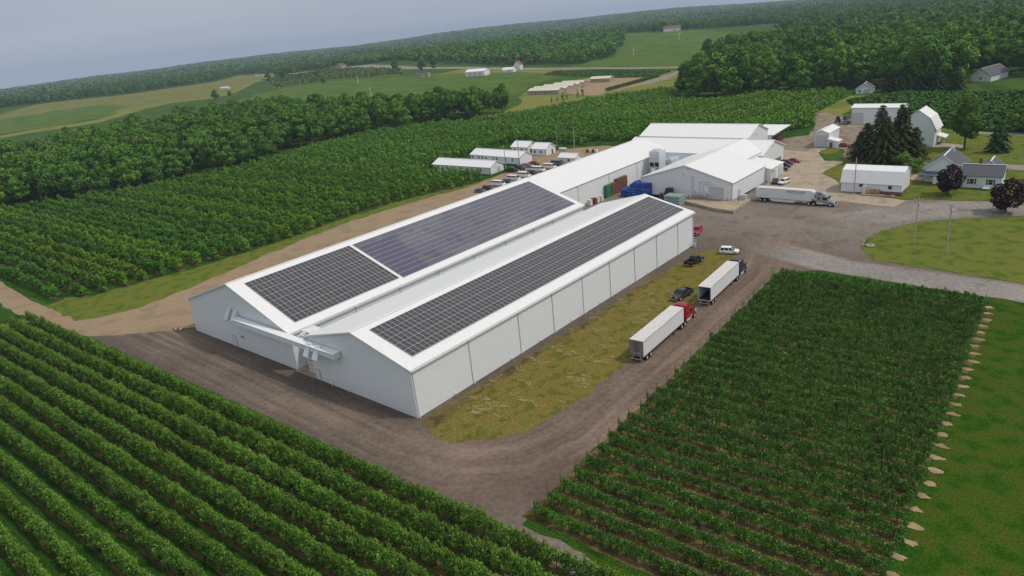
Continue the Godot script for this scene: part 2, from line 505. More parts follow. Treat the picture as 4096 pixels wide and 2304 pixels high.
func make_setting() -> void:
	make_ground()
	fields = {
		"left_field": [V(-842,-172), V(-848,-234), V(-906,-324), V(-964,-413), V(-926,-454), V(-1040,-570), V(-1223,-754), V(-1616,-1004), V(-1768,-990), V(-1562,-769), V(-1518,-656), V(-1481,-558), V(-1509,-492), V(-1455,-404), V(-1325,-304), V(-1250,-150), V(-820,-90)],
		"left_crop": [V(-854,-176), V(-862,-238), V(-889,-297), V(-1063,-405), V(-1211,-416), V(-1222,-348), V(-1171,-262), V(-1100,-160), V(-840,-110)],
		"left_path": [V(-809,-163), V(-827,-218), V(-835,-268), V(-928,-338), V(-1035,-453), V(-967,-488), V(-1233,-724), V(-1106,-704), V(-1049,-667), V(-1135,-664), V(-897,-450), V(-949,-412), V(-856,-313), V(-776,-250), V(-765,-202), V(-771,-153)],
		"mid_crop": [V(-752,-382), V(-877,-540), V(-850,-614), V(-693,-611), V(-626,-637), V(-496,-639), V(-363,-536), V(-352,-473), V(-312,-412), V(-330,-340), V(-420,-310), V(-532,-345)],
		"young_orchard": [V(-1159,-688), V(-1131,-793), V(-835,-746), V(-718,-642), V(-886,-632), V(-907,-559)],
		"farm_lawn": [V(-636,-618), V(-639,-699), V(-419,-641), V(-365,-601), V(-379,-554), V(-486,-627), V(-619,-631)],
		"strip_crop": [V(-410,-571), V(-422,-613), V(-275,-568), V(-245,-551), V(-238,-509), V(-283,-510)],
		"tan_yard": [V(-306,-418), V(-306,-455), V(-313,-515), V(-275,-511), V(-214,-493), V(-213,-451), V(-220,-421), V(-220,-387), V(-259,-402)],
		"grass_slope": [V(-259,-346), V(-306,-404), V(-330,-470), V(-320,-530), V(-290,-535), V(-230,-562), V(-189,-547), V(-171,-441), V(-169,-401), V(-191,-373), V(-209,-331), V(-216,-297), V(-240,-300)],
		"hill_field": [V(-440,-662), V(-460,-793), V(-598,-1052), V(-854,-1475), V(-732,-1391), V(-350,-1088), V(-314,-1025), V(-286,-824), V(-254,-664), V(-225,-583)],
		"hill_meadow": [V(-271,-788), V(-283,-910), V(-224,-943), V(-180,-829), V(-239,-803)],
		"far_road": [V(-1728,-1014), V(-884,-781), V(-666,-719), V(-430,-655), V(-318,-611), V(-234,-591), V(-219,-588), V(-211,-571), V(-226,-574), V(-306,-592), V(-413,-632), V(-637,-688), V(-841,-743), V(-1604,-939)],
		"side_road": [V(-246,-581), V(-233,-576), V(-222,-514), V(-215,-452), V(-224,-452), V(-234,-526)],
		"corn_field": [V(-33,-339), V(-12,-370), V(18,-362), V(100,-352), V(110,-256), V(52,-252), V(33,-254), V(20,-268), V(5,-298), V(-23,-318)],
	}
	sheet("left_field", fields.left_field, 0.03, M.field_tan, 4.0, 20.0)
	sheet("left_crop", fields.left_crop, 0.06, M.field_green, 5.0, 20.0)
	sheet("field_path", fields.left_path, 0.09, M.field_light, 2.0, 20.0)
	sheet("crop_field", fields.mid_crop, 0.03, M.field_green, 3.0, 15.0)
	sheet("young_orchard_ground", fields.young_orchard, 0.05, M.field_light, 2.0, 15.0)
	sheet("farm_lawn", fields.farm_lawn, 0.06, M.field_light, 2.0, 12.0)
	sheet("grass_slope", fields.grass_slope, 0.02, M.field_light, 2.0, 10.0)
	sheet("strip_crop", fields.strip_crop, 0.05, M.field_green, 1.0, 10.0)
	sheet("tan_yard", fields.tan_yard, 0.05, M.sand, 2.0, 8.0)
	sheet("hill_field", fields.hill_field, 0.03, M.field_green, 3.0, 20.0)
	sheet("hill_meadow", fields.hill_meadow, 0.03, M.field_light, 3.0, 20.0)
	sheet("far_road", fields.far_road, 0.1, M.asphalt, 0.0)
	sheet("side_road", fields.side_road, 0.12, M.asphalt, 0.0)
	sheet("corn_ground", fields.corn_field, 0.02, M.forest_floor, 1.0, 6.0)
	# near ground
	sheet("orchard_ground", [V(-330, 11), V(-330, -60), V(-262, -60), V(-262, -205), V(-245, -290), V(-30, -300), V(-20, -240), V(-112, -150), V(-118, -100), V(-118, -50), V(-111, -20), V(-107, 4), V(-114, 11)], 0.02, M.orchard_grass)
	sheet("orchard_verge", [V(-128, 11.5), V(-131, 6.0), V(-124, 2), V(-122, -12), V(-119, -26), V(-118, -50), V(-120.5, -78), V(-119.5, -104), V(-113.5, -128), V(-110, -138), V(-109, -128), V(-113, -104), V(-115, -78), V(-111, -50), V(-106, -28), V(-102, -9), V(-102, 4), V(-108, 12)], 0.035, M.lawn, 1.0)
	sheet("near_orchard_ground", [V(-140, 18.5), V(-110, 17.0), V(-60, 14.2), V(0, 12.4), V(40, 12.6), V(110, 11.0), V(110, 70), V(-140, 70)], 0.015, M.orchard_grass, 0.3)
	sheet("right_orchard_ground", [V(29.5, 10.5), V(28.6, 0), V(27.6, -30), V(26.4, -60), V(25.0, -84.5), V(32, -88.2), V(64.2, -86), V(65.4, -40), V(66.6, 9.5)], 0.05, M.orchard_grass, 0.5)
	sheet("headland_grass", [V(63.2, -86.5), V(140, -82), V(140, 12), V(66, 11.0), V(43, 11.2), V(31, 9.4), V(34, 7.5), V(64.5, 6.0)], 0.04, M.field_grass, 0.4)
	sheet("lawn", [V(33, -152), V(62, -157.5), V(140, -160), V(140, -258), V(34, -262), V(22, -258), V(26, -222), V(14, -204), V(6, -196), V(4, -180), V(18, -158)], 0.012, M.lawn, 0.8)
	sheet("roadside_lawn", [V(36.3, -105.3), V(40.6, -99.6), V(67.9, -96), V(140, -92.5), V(140, -150), V(75, -146.2), V(62.9, -144.6), V(50, -138), V(41.8, -131.5), V(36.8, -122), V(35.1, -114.6)], 0.055, M.lawn, 0.7)
	sheet("tan_gravel_road", [V(-330, 7), V(-170, 10.8), V(-139, 12.2), V(-121.6, 11.7), V(-112.3, 9.4), V(-106.5, 3.2), V(-107.7, -10.5), V(-113, -29.3), V(-117.0, -50.7), V(-119.5, -76.9), V(-118.5, -103.5), V(-113, -127.8), V(-110.5, -138), V(-110, -165), V(-119, -183), V(-112, -196), V(-98, -206), V(-71, -206), V(-71, -4), V(-84, 8), V(-93, 14.4), V(-112, 16.2), V(-126, 16.9), V(-131, 18.2), V(-146, 17.6), V(-330, 13.5)], 0.03, M.tan_gravel, 0.5)
	var gm := mat("drive_gravel", Color.WHITE, 0.95, 0.2)
	gm.albedo_texture = gravel_image()
	gm.heightmap_enabled = true
	gm.heightmap_texture = noise_tex(77, 0.35, [Color.BLACK, Color.WHITE], 3, 512)
	gm.heightmap_scale = 1.5
	var box := Rect2(-100, -180, 200, 200)
	sheet("gravel_drive", [V(-93, 14.3), V(-84, 8), V(-72, -2), V(-72, -8), V(-1, -8), V(-1, -94), V(-52, -94), V(-52, -178), V(-13, -178), V(4, -160), V(18, -156), V(34, -151), V(62, -156.5), V(99, -158), V(99, -147), V(75, -146), V(62.9, -144.6), V(50, -138), V(41.8, -131.5), V(36.8, -122), V(35.1, -114.6), V(36.3, -105.3), V(40.6, -99.6), V(67.9, -96), V(99, -93.4), V(99, -83.5), V(69, -85.7), V(32.3, -88.9), V(27, -85), V(26.6, -60), V(27.8, -30), V(28.8, 0), V(28.6, 7.6), V(31, 9.4), V(43.5, 11.0), V(99, 10.8), V(99, 14.0), V(39, 13.6), V(24, 13.2), V(-1.5, 12.2), V(-35.7, 12.8), V(-80, 14.2)], 0.035, gm, 0.35, 2.0, box)
	sheet("mown_strip", [V(1.6, 0.6), V(6, 2.2), V(10.5, 1.4), V(15.5, -3.0), V(18.0, -10), V(19.0, -20), V(18.6, -30), V(18.2, -45), V(17.6, -60), V(16.4, -76), V(14.4, -87.5), V(11, -92.5), V(5, -93.2), V(3.6, -86), V(2.3, -70), V(2.6, -48), V(1.9, -26), V(1.5, -11)], 0.05, M.mown_grass, 0.7, 1.0)
	sheet("bare_edge", [V(1.8, 0.4), V(4.6, 1.4), V(4.2, -3), V(3.6, -8), V(3.2, -20), V(3.4, -32), V(4.2, -46), V(3.6, -60), V(4.4, -70), V(3.2, -76), V(2.7, -70), V(2.9, -60), V(2.8, -46), V(2.2, -32), V(2.1, -20), V(1.9, -8)], 0.056, M.soil_strip, 0.8, 0.5)
	sheet("concrete_yard", [V(-17, -178), V(-20, -209), V(-10, -207), V(-8.5, -214), V(-4.5, -214), V(-4.7, -204.6), V(1.5, -191.9), V(7.0, -193.0), V(8, -189), V(6.3, -173.3), V(12.9, -166.1), V(17.9, -157.2), V(23.8, -152.4), V(32.1, -151.6), V(35.8, -150.5), V(34.2, -143.8), V(19.9, -145.8), V(8.8, -150), V(-4, -151.5), V(-6, -160)], 0.06, M.concrete)
	sheet("back_yard", [V(-36, -205), V(-9.8, -205.5), V(-8.5, -214), V(-4.5, -214.5), V(2, -213), V(6, -197), V(10, -193), V(18, -200), V(6, -262), V(2, -292), V(-22, -292), V(-36, -304), V(-40, -300), V(-24, -262), V(-20, -240), V(-26, -234), V(-36, -222)], 0.05, M.grey_gravel, 0.7)
	sheet("island_lawn", [V(-4.4, -205.5), V(-5.5, -210), V(-3.1, -213.4), V(0.9, -212.5), V(1.2, -206), V(-0.3, -201.1), V(-2.4, -202.5)], 0.1, M.lawn, 0.2, 1.0)
	sheet("island_lawn", [V(6.3, -173.3), V(6.6, -181), V(8.0, -189.3), V(14, -188), V(16, -170), V(14.8, -166.5), V(11, -168)], 0.1, M.lawn, 0.2, 1.0)
	sheet("farm_lane", [V(34, -250), V(52, -245.3), V(140, -242), V(140, -247), V(52, -250), V(36, -254)], 0.03, M.asphalt)
	sheet("house_drive", [V(24, -194), V(30, -195), V(52, -196.5), V(140, -197.5), V(140, -190), V(58, -189.5), V(52.7, -190.5), V(29.4, -189.4), V(22, -189)], 0.03, M.asphalt)
	sheet("barn_apron", [V(28.5, -221), V(37.5, -220.5), V(38, -226), V(29.5, -230)], 0.04, M.concrete)
	sheet("right_field_path", [V(-36, -303), V(-37.5, -360), V(-28, -362), V(-24, -318), V(-22.5, -292)], 0.045, M.field_light, 1.0, 3.0)
	# bare strips under the orchard rows
	var strips := MB.new()
	for k in 13:
		var z0 := 15.1 + 3.4 * k
		for side in [0]:
			sheet_into(strips, [V(-124, z0 + 124 * 0.03 - 0.62), V(70, z0 - 70 * 0.03 - 0.62), V(70, z0 - 70 * 0.03 + 0.85), V(-124, z0 + 124 * 0.03 + 0.85)], 0.032, 0.22, 1.5)
	for k in 31:
		var z1 := 8.4 - 2.97 * k
		sheet_into(strips, [V(left_edge(z1) - 1.0, z1 - 0.95), V(65.3, z1 - 0.95), V(65.3, z1 + 0.85), V(left_edge(z1) - 1.0, z1 + 0.85)], 0.066, 0.25, 1.5)
	for k in 30:
		var z2 := 8.0 - 4.9 * k
		sheet_into(strips, [V(-200, z2 - 0.8), V(upper_right_end(z2) + 0.8, z2 - 0.8), V(upper_right_end(z2) + 0.8, z2 + 0.9), V(-200, z2 + 0.9)], 0.05, 0.25, 3.0)
	setting("bare_soil", strips, M.soil_strip)
	# sandy pads at the far ends of the right-hand rows
	var pads := MB.new()
	for k in 31:
		var z3 := 8.4 - 2.97 * k
		var cx := 65.5 + (z3 + 40.0) * 0.03 + rng.randf_range(-0.3, 0.3)
		var ring := []
		for q in 12:
			var a := TAU * q / 12.0
			ring.append(V(cx + cos(a) * rng.randf_range(0.45, 1.15), z3 - 0.6 + sin(a) * rng.randf_range(0.3, 0.7)))
		sheet_into(pads, ring, 0.075, 0.08, 0.4)
	setting("sand", pads, M.sand)

func left_edge(z: float) -> float:
	return 29.6 + clampf((-z) / 83.0, 0.0, 1.0) * -3.2

func upper_right_end(z: float) -> float:
	if z > -140.0:
		var t := clampf((8.0 - z) / 140.0, 0.0, 1.0)
		return lerpf(-130.0, -124.0, minf(t * 20.0, 1.0)) + 6.0 * smoothstep(0.0, 0.4, t) - 3.0 * smoothstep(0.45, 0.6, t) + 9.0 * smoothstep(0.75, 1.0, t)
	if z > -203.0: return -152.0
	if z > -216.0: return -110.0
	return lerpf(-96.0, -34.0, clampf((-z - 216.0) / 20.0, 0.0, 1.0))

# ---------------------------------------------------------------- buildings
# a gabled building, ridge along local z, base at y 0
func gabled(o: Node3D, w: float, l: float, eave: float, ridge: float, wall: Material, roof: Material, over := 0.35, pitch := 0.0, ridge_at := 0.5) -> void:
	var x0 := -w / 2.0
	var x1 := w / 2.0
	var xr := lerpf(x0, x1, ridge_at)
	var ribbed := pitch > 0.0
	for s in [-1, 1]:
		var mb := MB.new()
		var x: float = x0 if s < 0 else x1
		if ribbed: mb.ribs(Vector3(x, 0, l / 2), Vector3.FORWARD, Vector3.UP, Vector3(s, 0, 0), l, pitch, 0.009, func(_u): return eave)
		else: mb.box(Vector3(x - s * 0.06, eave / 2, 0), Vector3(0.12, eave, l))
		part("wall", mb, wall, o)
	for s in [-1, 1]:
		var mb := MB.new()
		var z: float = s * l / 2.0
		var top := func(u: float) -> float:
			var x := x0 + u
			return lerpf(eave, ridge, (x - x0) / (xr - x0)) if x < xr else lerpf(ridge, eave, (x - xr) / (x1 - xr))
		if ribbed: mb.ribs(Vector3(x0, 0, z), Vector3.RIGHT, Vector3.UP, Vector3(0, 0, s), w, pitch, 0.009, top)
		else: mb.prism(PackedVector2Array([V(x0, 0), V(x1, 0), V(x1, eave), V(xr, ridge), V(x0, eave)]), Transform3D(Basis.IDENTITY, Vector3(0, 0, z if s > 0 else z)), -0.1 * s)
		part("wall", mb, wall, o)
	for s in [-1, 1]:
		var mb := MB.new()
		var e := Vector2(x0 if s < 0 else x1, eave)
		var d := Vector2(e.x - xr, eave - ridge)
		var dn := d.normalized()
		var length := d.length() + over
		var nn := Vector3(-dn.y * s, dn.x * s, 0)
		if nn.y < 0: nn = -nn
		var lift := 0.16
		var top_at := Vector3(xr, ridge, l / 2 + over) + Vector3(0, lift / absf(dn.x), 0)
		var dd := Vector3(dn.x, dn.y, 0)
		if ribbed: mb.ribs(top_at, Vector3.FORWARD, dd, nn, l + over * 2, pitch * 1.5, 0.03, func(_u): return length)
		else: mb.quad(top_at, top_at + Vector3(0, 0, -l - over * 2), top_at + Vector3(0, 0, -l - over * 2) + dd * length, top_at + dd * length)
		var under := top_at - nn * (lift - 0.02)
		var p := [under, under + dd * length, under + dd * length + Vector3(0, 0, -l - over * 2), under + Vector3(0, 0, -l - over * 2)]
		mb.quad(p[0], p[3], p[2], p[1])
		var q := [top_at, top_at + dd * length, top_at + dd * length + Vector3(0, 0, -l - over * 2), top_at + Vector3(0, 0, -l - over * 2)]
		for k in 3:
			mb.quad(p[k], p[k + 1], q[k + 1], q[k])
		part("roof", mb, roof, o)
	var cap := MB.new()
	cap.bar(Vector3(xr, ridge + 0.22, -l / 2 - over - 0.01), Vector3(xr, ridge + 0.22, l / 2 + over + 0.01), 0.4, 0.05)
	part("ridge_cap", cap, M.white_trim, o)
	for s in [-1, 1]:
		for e in [[x0, -1], [x1, 1]]:
			var trim := MB.new()
			var d := Vector2(e[0] - xr, eave - ridge)
			var dn := d.normalized() * (d.length() + over)
			var zz: float = s * (l / 2 + over + 0.025)
			trim.bar(Vector3(xr + e[1] * 0.01, ridge + 0.10, zz), Vector3(xr + dn.x, ridge + 0.10 + dn.y, zz), 0.05, 0.24)
			part("bargeboard", trim, M.white_trim, o)

func window_on(o: Node3D, at: Vector3, out: Vector3, w: float, h: float, frame: Material, grid := true) -> void:
	var x := Vector3.UP.cross(out).normalized()
	var b := Basis(x, Vector3.UP, out)
	var mb := MB.new()
	for s in [-1, 1]:
		mb.box(at + x * s * w / 2 + out * 0.03, Vector3(0.1, h + 0.1, 0.08), b)
		mb.box(at + Vector3.UP * s * h / 2 + out * 0.03, Vector3(w - 0.1, 0.1, 0.08), b)
	if grid: mb.box(at + out * 0.025, Vector3(w - 0.1, 0.05, 0.06), b)
	var f := part("window", mb, frame, o)
	var g := MB.new()
	g.box(at + out * 0.008, Vector3(w - 0.1, h - 0.1, 0.02), b)
	part("pane", g, M.dark_glass, f)

func door_on(o: Node3D, at: Vector3, out: Vector3, w: float, h: float, mt: Material, called := "door", panels := 0) -> void:
	var x := Vector3.UP.cross(out).normalized()
	var b := Basis(x, Vector3.UP, out)
	var mb := MB.new()
	mb.box(at + Vector3.UP * h / 2 + out * 0.03, Vector3(w, h, 0.06), b)
	var dd := part(called, mb, mt, o)
	var fr := MB.new()
	for s in [-1, 1]: fr.box(at + x * s * (w / 2 + 0.06) + Vector3.UP * h / 2 + out * 0.05, Vector3(0.12, h + 0.12, 0.1), b)
	fr.box(at + Vector3.UP * (h + 0.06) + out * 0.05, Vector3(w, 0.12, 0.1), b)
	part("door_frame", fr, M.grey_trim, dd)
	if panels:
		for k in panels:
			var pn := MB.new()
			pn.box(at + Vector3.UP * h * (k + 0.5) / panels + out * 0.068, Vector3(w - 0.08, h / panels - 0.06, 0.02), b)
			part("door_panel", pn, mt, dd)
	else:
		var kn := MB.new()
		kn.box(at + x * w * 0.38 + Vector3.UP * 1.05 + out * 0.09, Vector3(0.08, 0.16, 0.06), b)
		part("handle", kn, M.grey_trim, dd)

func downspout(o: Node3D, x: float, z: float, top: float, sx: float) -> void:
	var mb := MB.new()
	mb.box(Vector3(x + sx * 0.09, top / 2 + 0.1, z), Vector3(0.09, top - 0.2, 0.10))
	mb.box(Vector3(x + sx * 0.26, 0.14, z), Vector3(0.4, 0.1, 0.13))
	mb.bar(Vector3(x + sx * 0.09, top, z), Vector3(x + sx * 0.35, top + 0.22, z), 0.11)
	part("downspout", mb, M.spout, o)

func hood(o: Node3D, x: float, y: float) -> void:
	# exhaust hood: sloped box on the gable
	var mb := MB.new()
	var prof := PackedVector2Array([V(0, 0.1), V(1.5, -0.45), V(1.6, -0.2), V(0.4, 1.75), V(0, 1.85)])
	mb.prism(prof, Transform3D(Basis(Vector3(0, 0, 1), Vector3.UP, Vector3(-1, 0, 0)), Vector3(x + 0.65, y, 0.03)), 1.3)
	var h := part("exhaust_hood", mb, M.galvanised, o)
	var rim := MB.new()
	rim.box(Vector3(x, y - 0.36, 1.2), Vector3(1.36, 0.06, 0.7))
	part("hood_lip", rim, M.galvanised, h)

func solar_array(label: String, x_top: float, y_top: float, z0: float, slope: float, rows: int, cols: int, ph: float, pw: float, pick: Callable, halves: bool) -> void:
	# panels lie on a slope that falls along +x; local x runs down the slope, local z along the ridge away
	var o := thing("solar_array", label, "solar panels", Vector3(x_top, y_top, z0))
	var down := Vector3(cos(slope), -sin(slope), 0)
	var up := Vector3(sin(slope), cos(slope), 0)
	var meshes := {}
	var make := func(m: Material) -> ArrayMesh:
		var f := MB.new()
		f.box(Vector3(ph / 2, 0.02, 0), Vector3(ph - 0.02, 0.04, pw - 0.02))
		var am := f.mesh(null, M.panel_frame)
		var g := MB.new()
		var e := 0.035 if halves else 0.022
		var parts := [[e, ph / 2 - 0.012], [ph / 2 + 0.012, ph - e]] if halves else [[e * 2.2, ph - e]]
		for q in parts:
			g.box(Vector3((q[0] + q[1]) / 2, 0.042, 0), Vector3(q[1] - q[0], 0.006, pw - e * (2.0 if halves else 1.2)))
		return g.mesh(am, m)
	var rest := {}
	var n := 0
	var list := []
	for j in cols:
		for i in rows: list.append([i, j])
	for q in list:
		var i: int = q[0]
		var j: int = q[1]
		var m: Material = pick.call(i, j)
		if not meshes.has(m): meshes[m] = make.call(m)
		var t := Transform3D(Basis(down, up, down.cross(up)), down * (i * ph + 0.01) + Vector3(0, 0, -(j + 0.5) * pw) + up * 0.12)
		if n < 300:
			part("panel", meshes[m], null, o, t)
		else:
			if not rest.has(m): rest[m] = []
			rest[m].append(t)
		n += 1
	for m in rest:
		var mm := MultiMesh.new()
		mm.transform_format = MultiMesh.TRANSFORM_3D
		mm.mesh = meshes[m]
		mm.instance_count = rest[m].size()
		for k in rest[m].size(): mm.set_instance_transform(k, rest[m][k])
		var mi := MultiMeshInstance3D.new()
		mi.name = "far_panels"
		mi.multimesh = mm
		mi.set_meta("kind", "stuff")
		o.add_child(mi, true)
	for i in [0, rows]:
		var r := MB.new()
		var c: Vector3 = down * (i * ph) + up * 0.06
		r.bar(c, c + Vector3(0, 0, -cols * pw), 0.07, 0.09)
		part("rail", r, M.aluminium, o)

func make_stores() -> void:
	# left store: 38.8 m wide, ridge 14.1, right-hand slope carries two arrays
	var a := thing("cold_store", "largest white metal store with two roof solar arrays, nearest the tan gravel road", "building", Vector3(-52.5, 0, -47.9))
	gabled(a, 38.8, 95.0, 7.45, 14.0, M.white_siding, M.white_roof, 0.3, 0.32)
	for z in [-3.0, -15.5, -27.2, -38.7, -50.3, -61.7, -72.8, -81.1]: downspout(a, 19.4, z + 47.9, 7.2, 1)
	var g := MB.new()
	g.box(Vector3(19.85, 7.36, 0), Vector3(0.16, 0.16, 95.5))
	part("gutter", g, M.white_trim, a)
	hood(a, -1.0, 7.0); hood(a, 1.4, 7.0)
	for q in a.get_children():
		if q.name.begins_with("exhaust_hood"): q.position.z = 47.5
	# front door, lamp
	door_on(a, Vector3(-2.3, 0.1, 47.53), Vector3.BACK, 1.1, 2.3, M.white_trim)
	var lp := MB.new()
	lp.cyl(Vector3(1.4, 3.3, 47.5), Vector3(1.4, 3.15, 48.0), 0.13, 0.2, 8)
	lp.box(Vector3(1.4, 2.8, 47.6), Vector3(0.12, 0.6, 0.12))
	part("wall_lamp", lp, M.grey_trim, a)
	# sign board sticking out past the left eave
	var sb := MB.new()
	sb.box(Vector3(-20.6, 5.9, 12.0), Vector3(2.4, 1.1, 0.12))
	part("side_hood", sb, M.galvanised, a)
	# right store
	var b := thing("cold_store", "long white metal store with one roof array beside the parked semi trucks", "building", Vector3(-13.45, 0, -47.6))
	gabled(b, 26.9, 95.0, 8.45, 11.92, M.white_siding, M.white_roof, 0.3, 0.32)
	for z in [-0.35, -13.0, -26.0, -36.2, -46.25, -56.4, -66.5, -76.4, -86.8, -94.7]: downspout(b, 13.45, z + 47.6, 8.15, 1)
	g = MB.new()
	g.box(Vector3(13.86, 8.36, 0), Vector3(0.16, 0.16, 95.5))
	g.box(Vector3(-13.86, 8.36, 0), Vector3(0.16, 0.16, 95.5))
	part("gutter", g, M.white_trim, b)
	hood(b, -11.35, 6.2); hood(b, -8.75, 6.2)
	for q in b.get_children():
		if q.name.begins_with("exhaust_hood"): q.position.z = 48.4
	door_on(b, Vector3(-12.3, 0.1, 47.53), Vector3.BACK, 1.0, 2.1, M.white_trim)
	for q in [[-8.3, 47.6], [-3.6, 47.6]]:
		var st := MB.new()
		st.box(Vector3(q[0], 0.35, q[1] + 0.1), Vector3(0.2, 0.5, 0.16))
		part("outlet_box", st, M.white_trim, b)
	for q in [-8.5, -23.0, -31.5, -42.0, -52.0, -61.0, -72.0, -82.0]:
		var st := MB.new()
		st.box(Vector3(13.55, 0.4, q + 47.6), Vector3(0.16, 0.3, 0.2))
		part("outlet_box", st, M.white_trim, b)
	var wu := MB.new()
	wu.box(Vector3(14.4, 0.9, -46.0), Vector3(0.9, 0.1, 0.7))
	wu.box(Vector3(14.4, 0.45, -46.0), Vector3(0.7, 0.8, 0.5))
	wu.box(Vector3(14.4, 1.5, -46.3), Vector3(0.8, 0.7, 0.1))
	part("meter_stand", wu, M.grey_trim, b)
	# duct along both gables
	var d := thing("air_duct", "long white boxed duct running along both front gables", "duct", Vector3(-34, 6.7, 0.0))
	var mb := MB.new()
	mb.box(Vector3(0.2, 0.48, 0.80), Vector3(32.6, 0.96, 1.36))
	part("duct_body", mb, M.white_siding, d)
	mb = MB.new()
	mb.box(Vector3(0.2, 1.0, 0.82), Vector3(32.9, 0.08, 1.5))
	part("duct_lid", mb, M.white_siding, d)
	for x in [-15.8, -6.0, 4.0, 15.8]:
		mb = MB.new()
		mb.bar(Vector3(x, -0.05, 1.3), Vector3(x, -0.7, 0.1), 0.08)
		part("bracket", mb, M.grey_trim, d)
	mb = MB.new()
	mb.box(Vector3(5.4, 1.7, -0.4), Vector3(1.3, 0.1, 0.9), Basis(Vector3.RIGHT, 0.6))
	mb.box(Vector3(5.0, 1.15, -0.3), Vector3(1.7, 0.25, 0.8))
	part("vent_cover", mb, M.galvanised, d)
	# infill wall between the stores, with stacked bins showing in the opening
	var w := thing("link_wall", "recessed pale wall closing the gap between the two stores", "wall", Vector3(-30, 0, -3.0))
	mb = MB.new()
	mb.box(Vector3(-1.9, 3.6, 0), Vector3(2.3, 7.2, 0.2))
	part("wall", mb, M.white_siding, w)
	mb = MB.new()
	mb.box(Vector3(0, 7.1, -1.0), Vector3(6.1, 0.3, 2.6))
	part("roof", mb, M.old_roof, w)
	mb = MB.new()
	mb.box(Vector3(0, 0.07, 1.4), Vector3(6.1, 0.14, 3.4))
	part("slab", mb, M.concrete, w)
	for j in 6:
		for i in 3:
			var bin := bin_thing("fruit_bin", "pale fruit bin stacked in the gap between the two stores", "bin_white", Vector3(-29.5 + i * 1.22, 0.14 + j * 0.82, -1.6), 0.0, "pale bins between the stores")
	# roof arrays
	var sa := atan2(14.0 - 7.45, 19.4)
	var ra := RandomNumberGenerator.new()
	ra.seed = 31
	solar_array("front solar array of dark panels on the largest store roof", -50.55, 13.51, -3.0, sa, 8, 25, 2.06, 1.04, func(_i, _j): return M.panel_cell if ra.randf() < 0.7 else M.panel_cell_warm, true)
	var tone := FastNoiseLite.new()
	tone.seed = 4
	tone.frequency = 0.09
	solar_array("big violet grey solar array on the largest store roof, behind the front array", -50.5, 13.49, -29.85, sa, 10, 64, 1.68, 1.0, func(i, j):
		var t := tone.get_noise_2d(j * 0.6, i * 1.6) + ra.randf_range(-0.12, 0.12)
		if j + i * 0.4 < 11.0 + 2.0 * tone.get_noise_2d(i * 3.0, 9.0) and i > 0: return M.panel_violet  # near corner: reflection of sky and cloud painted in as violet panels
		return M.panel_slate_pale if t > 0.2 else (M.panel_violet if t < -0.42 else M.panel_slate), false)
	var sbl := atan2(11.92 - 8.45, 13.45)
	solar_array("long narrow solar array of dark panels on the store beside the trucks", -11.85, 11.7, -2.6, sbl, 5, 88, 2.03, 1.04, func(_i, _j): return M.panel_cell if ra.randf() < 0.65 else M.panel_cell_warm, true)

var bin_meshes := {}

func bin_mesh(color: String) -> Array:
	if not bin_meshes.has(color):
		var mb := MB.new()
		for s in [-1, 1]:
			mb.box(Vector3(s * 0.56, 0.43, 0), Vector3(0.06, 0.62, 1.16))
			mb.box(Vector3(0, 0.43, s * 0.56), Vector3(1.06, 0.62, 0.06))
		mb.box(Vector3(0, 0.14, 0), Vector3(1.16, 0.05, 1.16))
		mb.box(Vector3(0, 0.66, 0), Vector3(1.06, 0.04, 1.06))
		for x in [-0.48, 0.0, 0.48]: mb.box(Vector3(x, 0.06, 0), Vector3(0.16, 0.11, 1.12))
		for x in [-0.57, 0.57]:
			for z in [-0.57, 0.57]: mb.box(Vector3(x, 0.4, z), Vector3(0.09, 0.72, 0.09))
		bin_meshes[color] = [mb.mesh()]
	return bin_meshes[color]

func bin_thing(called: String, label: String, color: String, at: Vector3, turn: float, group: String) -> MeshInstance3D:
	var o := part(called, bin_mesh(color)[0], M[color], self)
	o.position = at
	o.rotation.y = turn
	tag(o, label, "bin", group)
	return o

# ---------------------------------------------------------------- packing house and farm buildings
# a building whose cross-section (x, y) is pushed along z; roof edges are the top segments
func pushed(o: Node3D, wall_poly: Array, roof_line: Array, l: float, wall: Material, roof: Material, over := 0.3) -> void:
	var mb := MB.new()
	mb.prism(PackedVector2Array(wall_poly), Transform3D(Basis.IDENTITY, Vector3(0, 0, -l / 2)), l)
	part("wall", mb, wall, o)
	for i in roof_line.size() - 1:
		var a: Vector2 = roof_line[i]
		var b: Vector2 = roof_line[i + 1]
		var d := (b - a).normalized()
		if i == 0: a -= d * over
		if i == roof_line.size() - 2: b += d * over
		var nn := V(-d.y, d.x)
		if nn.y < 0: nn = -nn
		mb = MB.new()
		var m := (a + b) / 2 + nn * 0.08
		mb.box(Vector3(m.x, m.y, 0), Vector3(a.distance_to(b) + 0.02 * i, 0.12 + 0.004 * i, l + over * 2), Basis(Vector3(d.x, d.y, 0), Vector3(nn.x, nn.y, 0), Vector3(d.x, d.y, 0).cross(Vector3(nn.x, nn.y, 0))))
		part("roof", mb, roof, o)

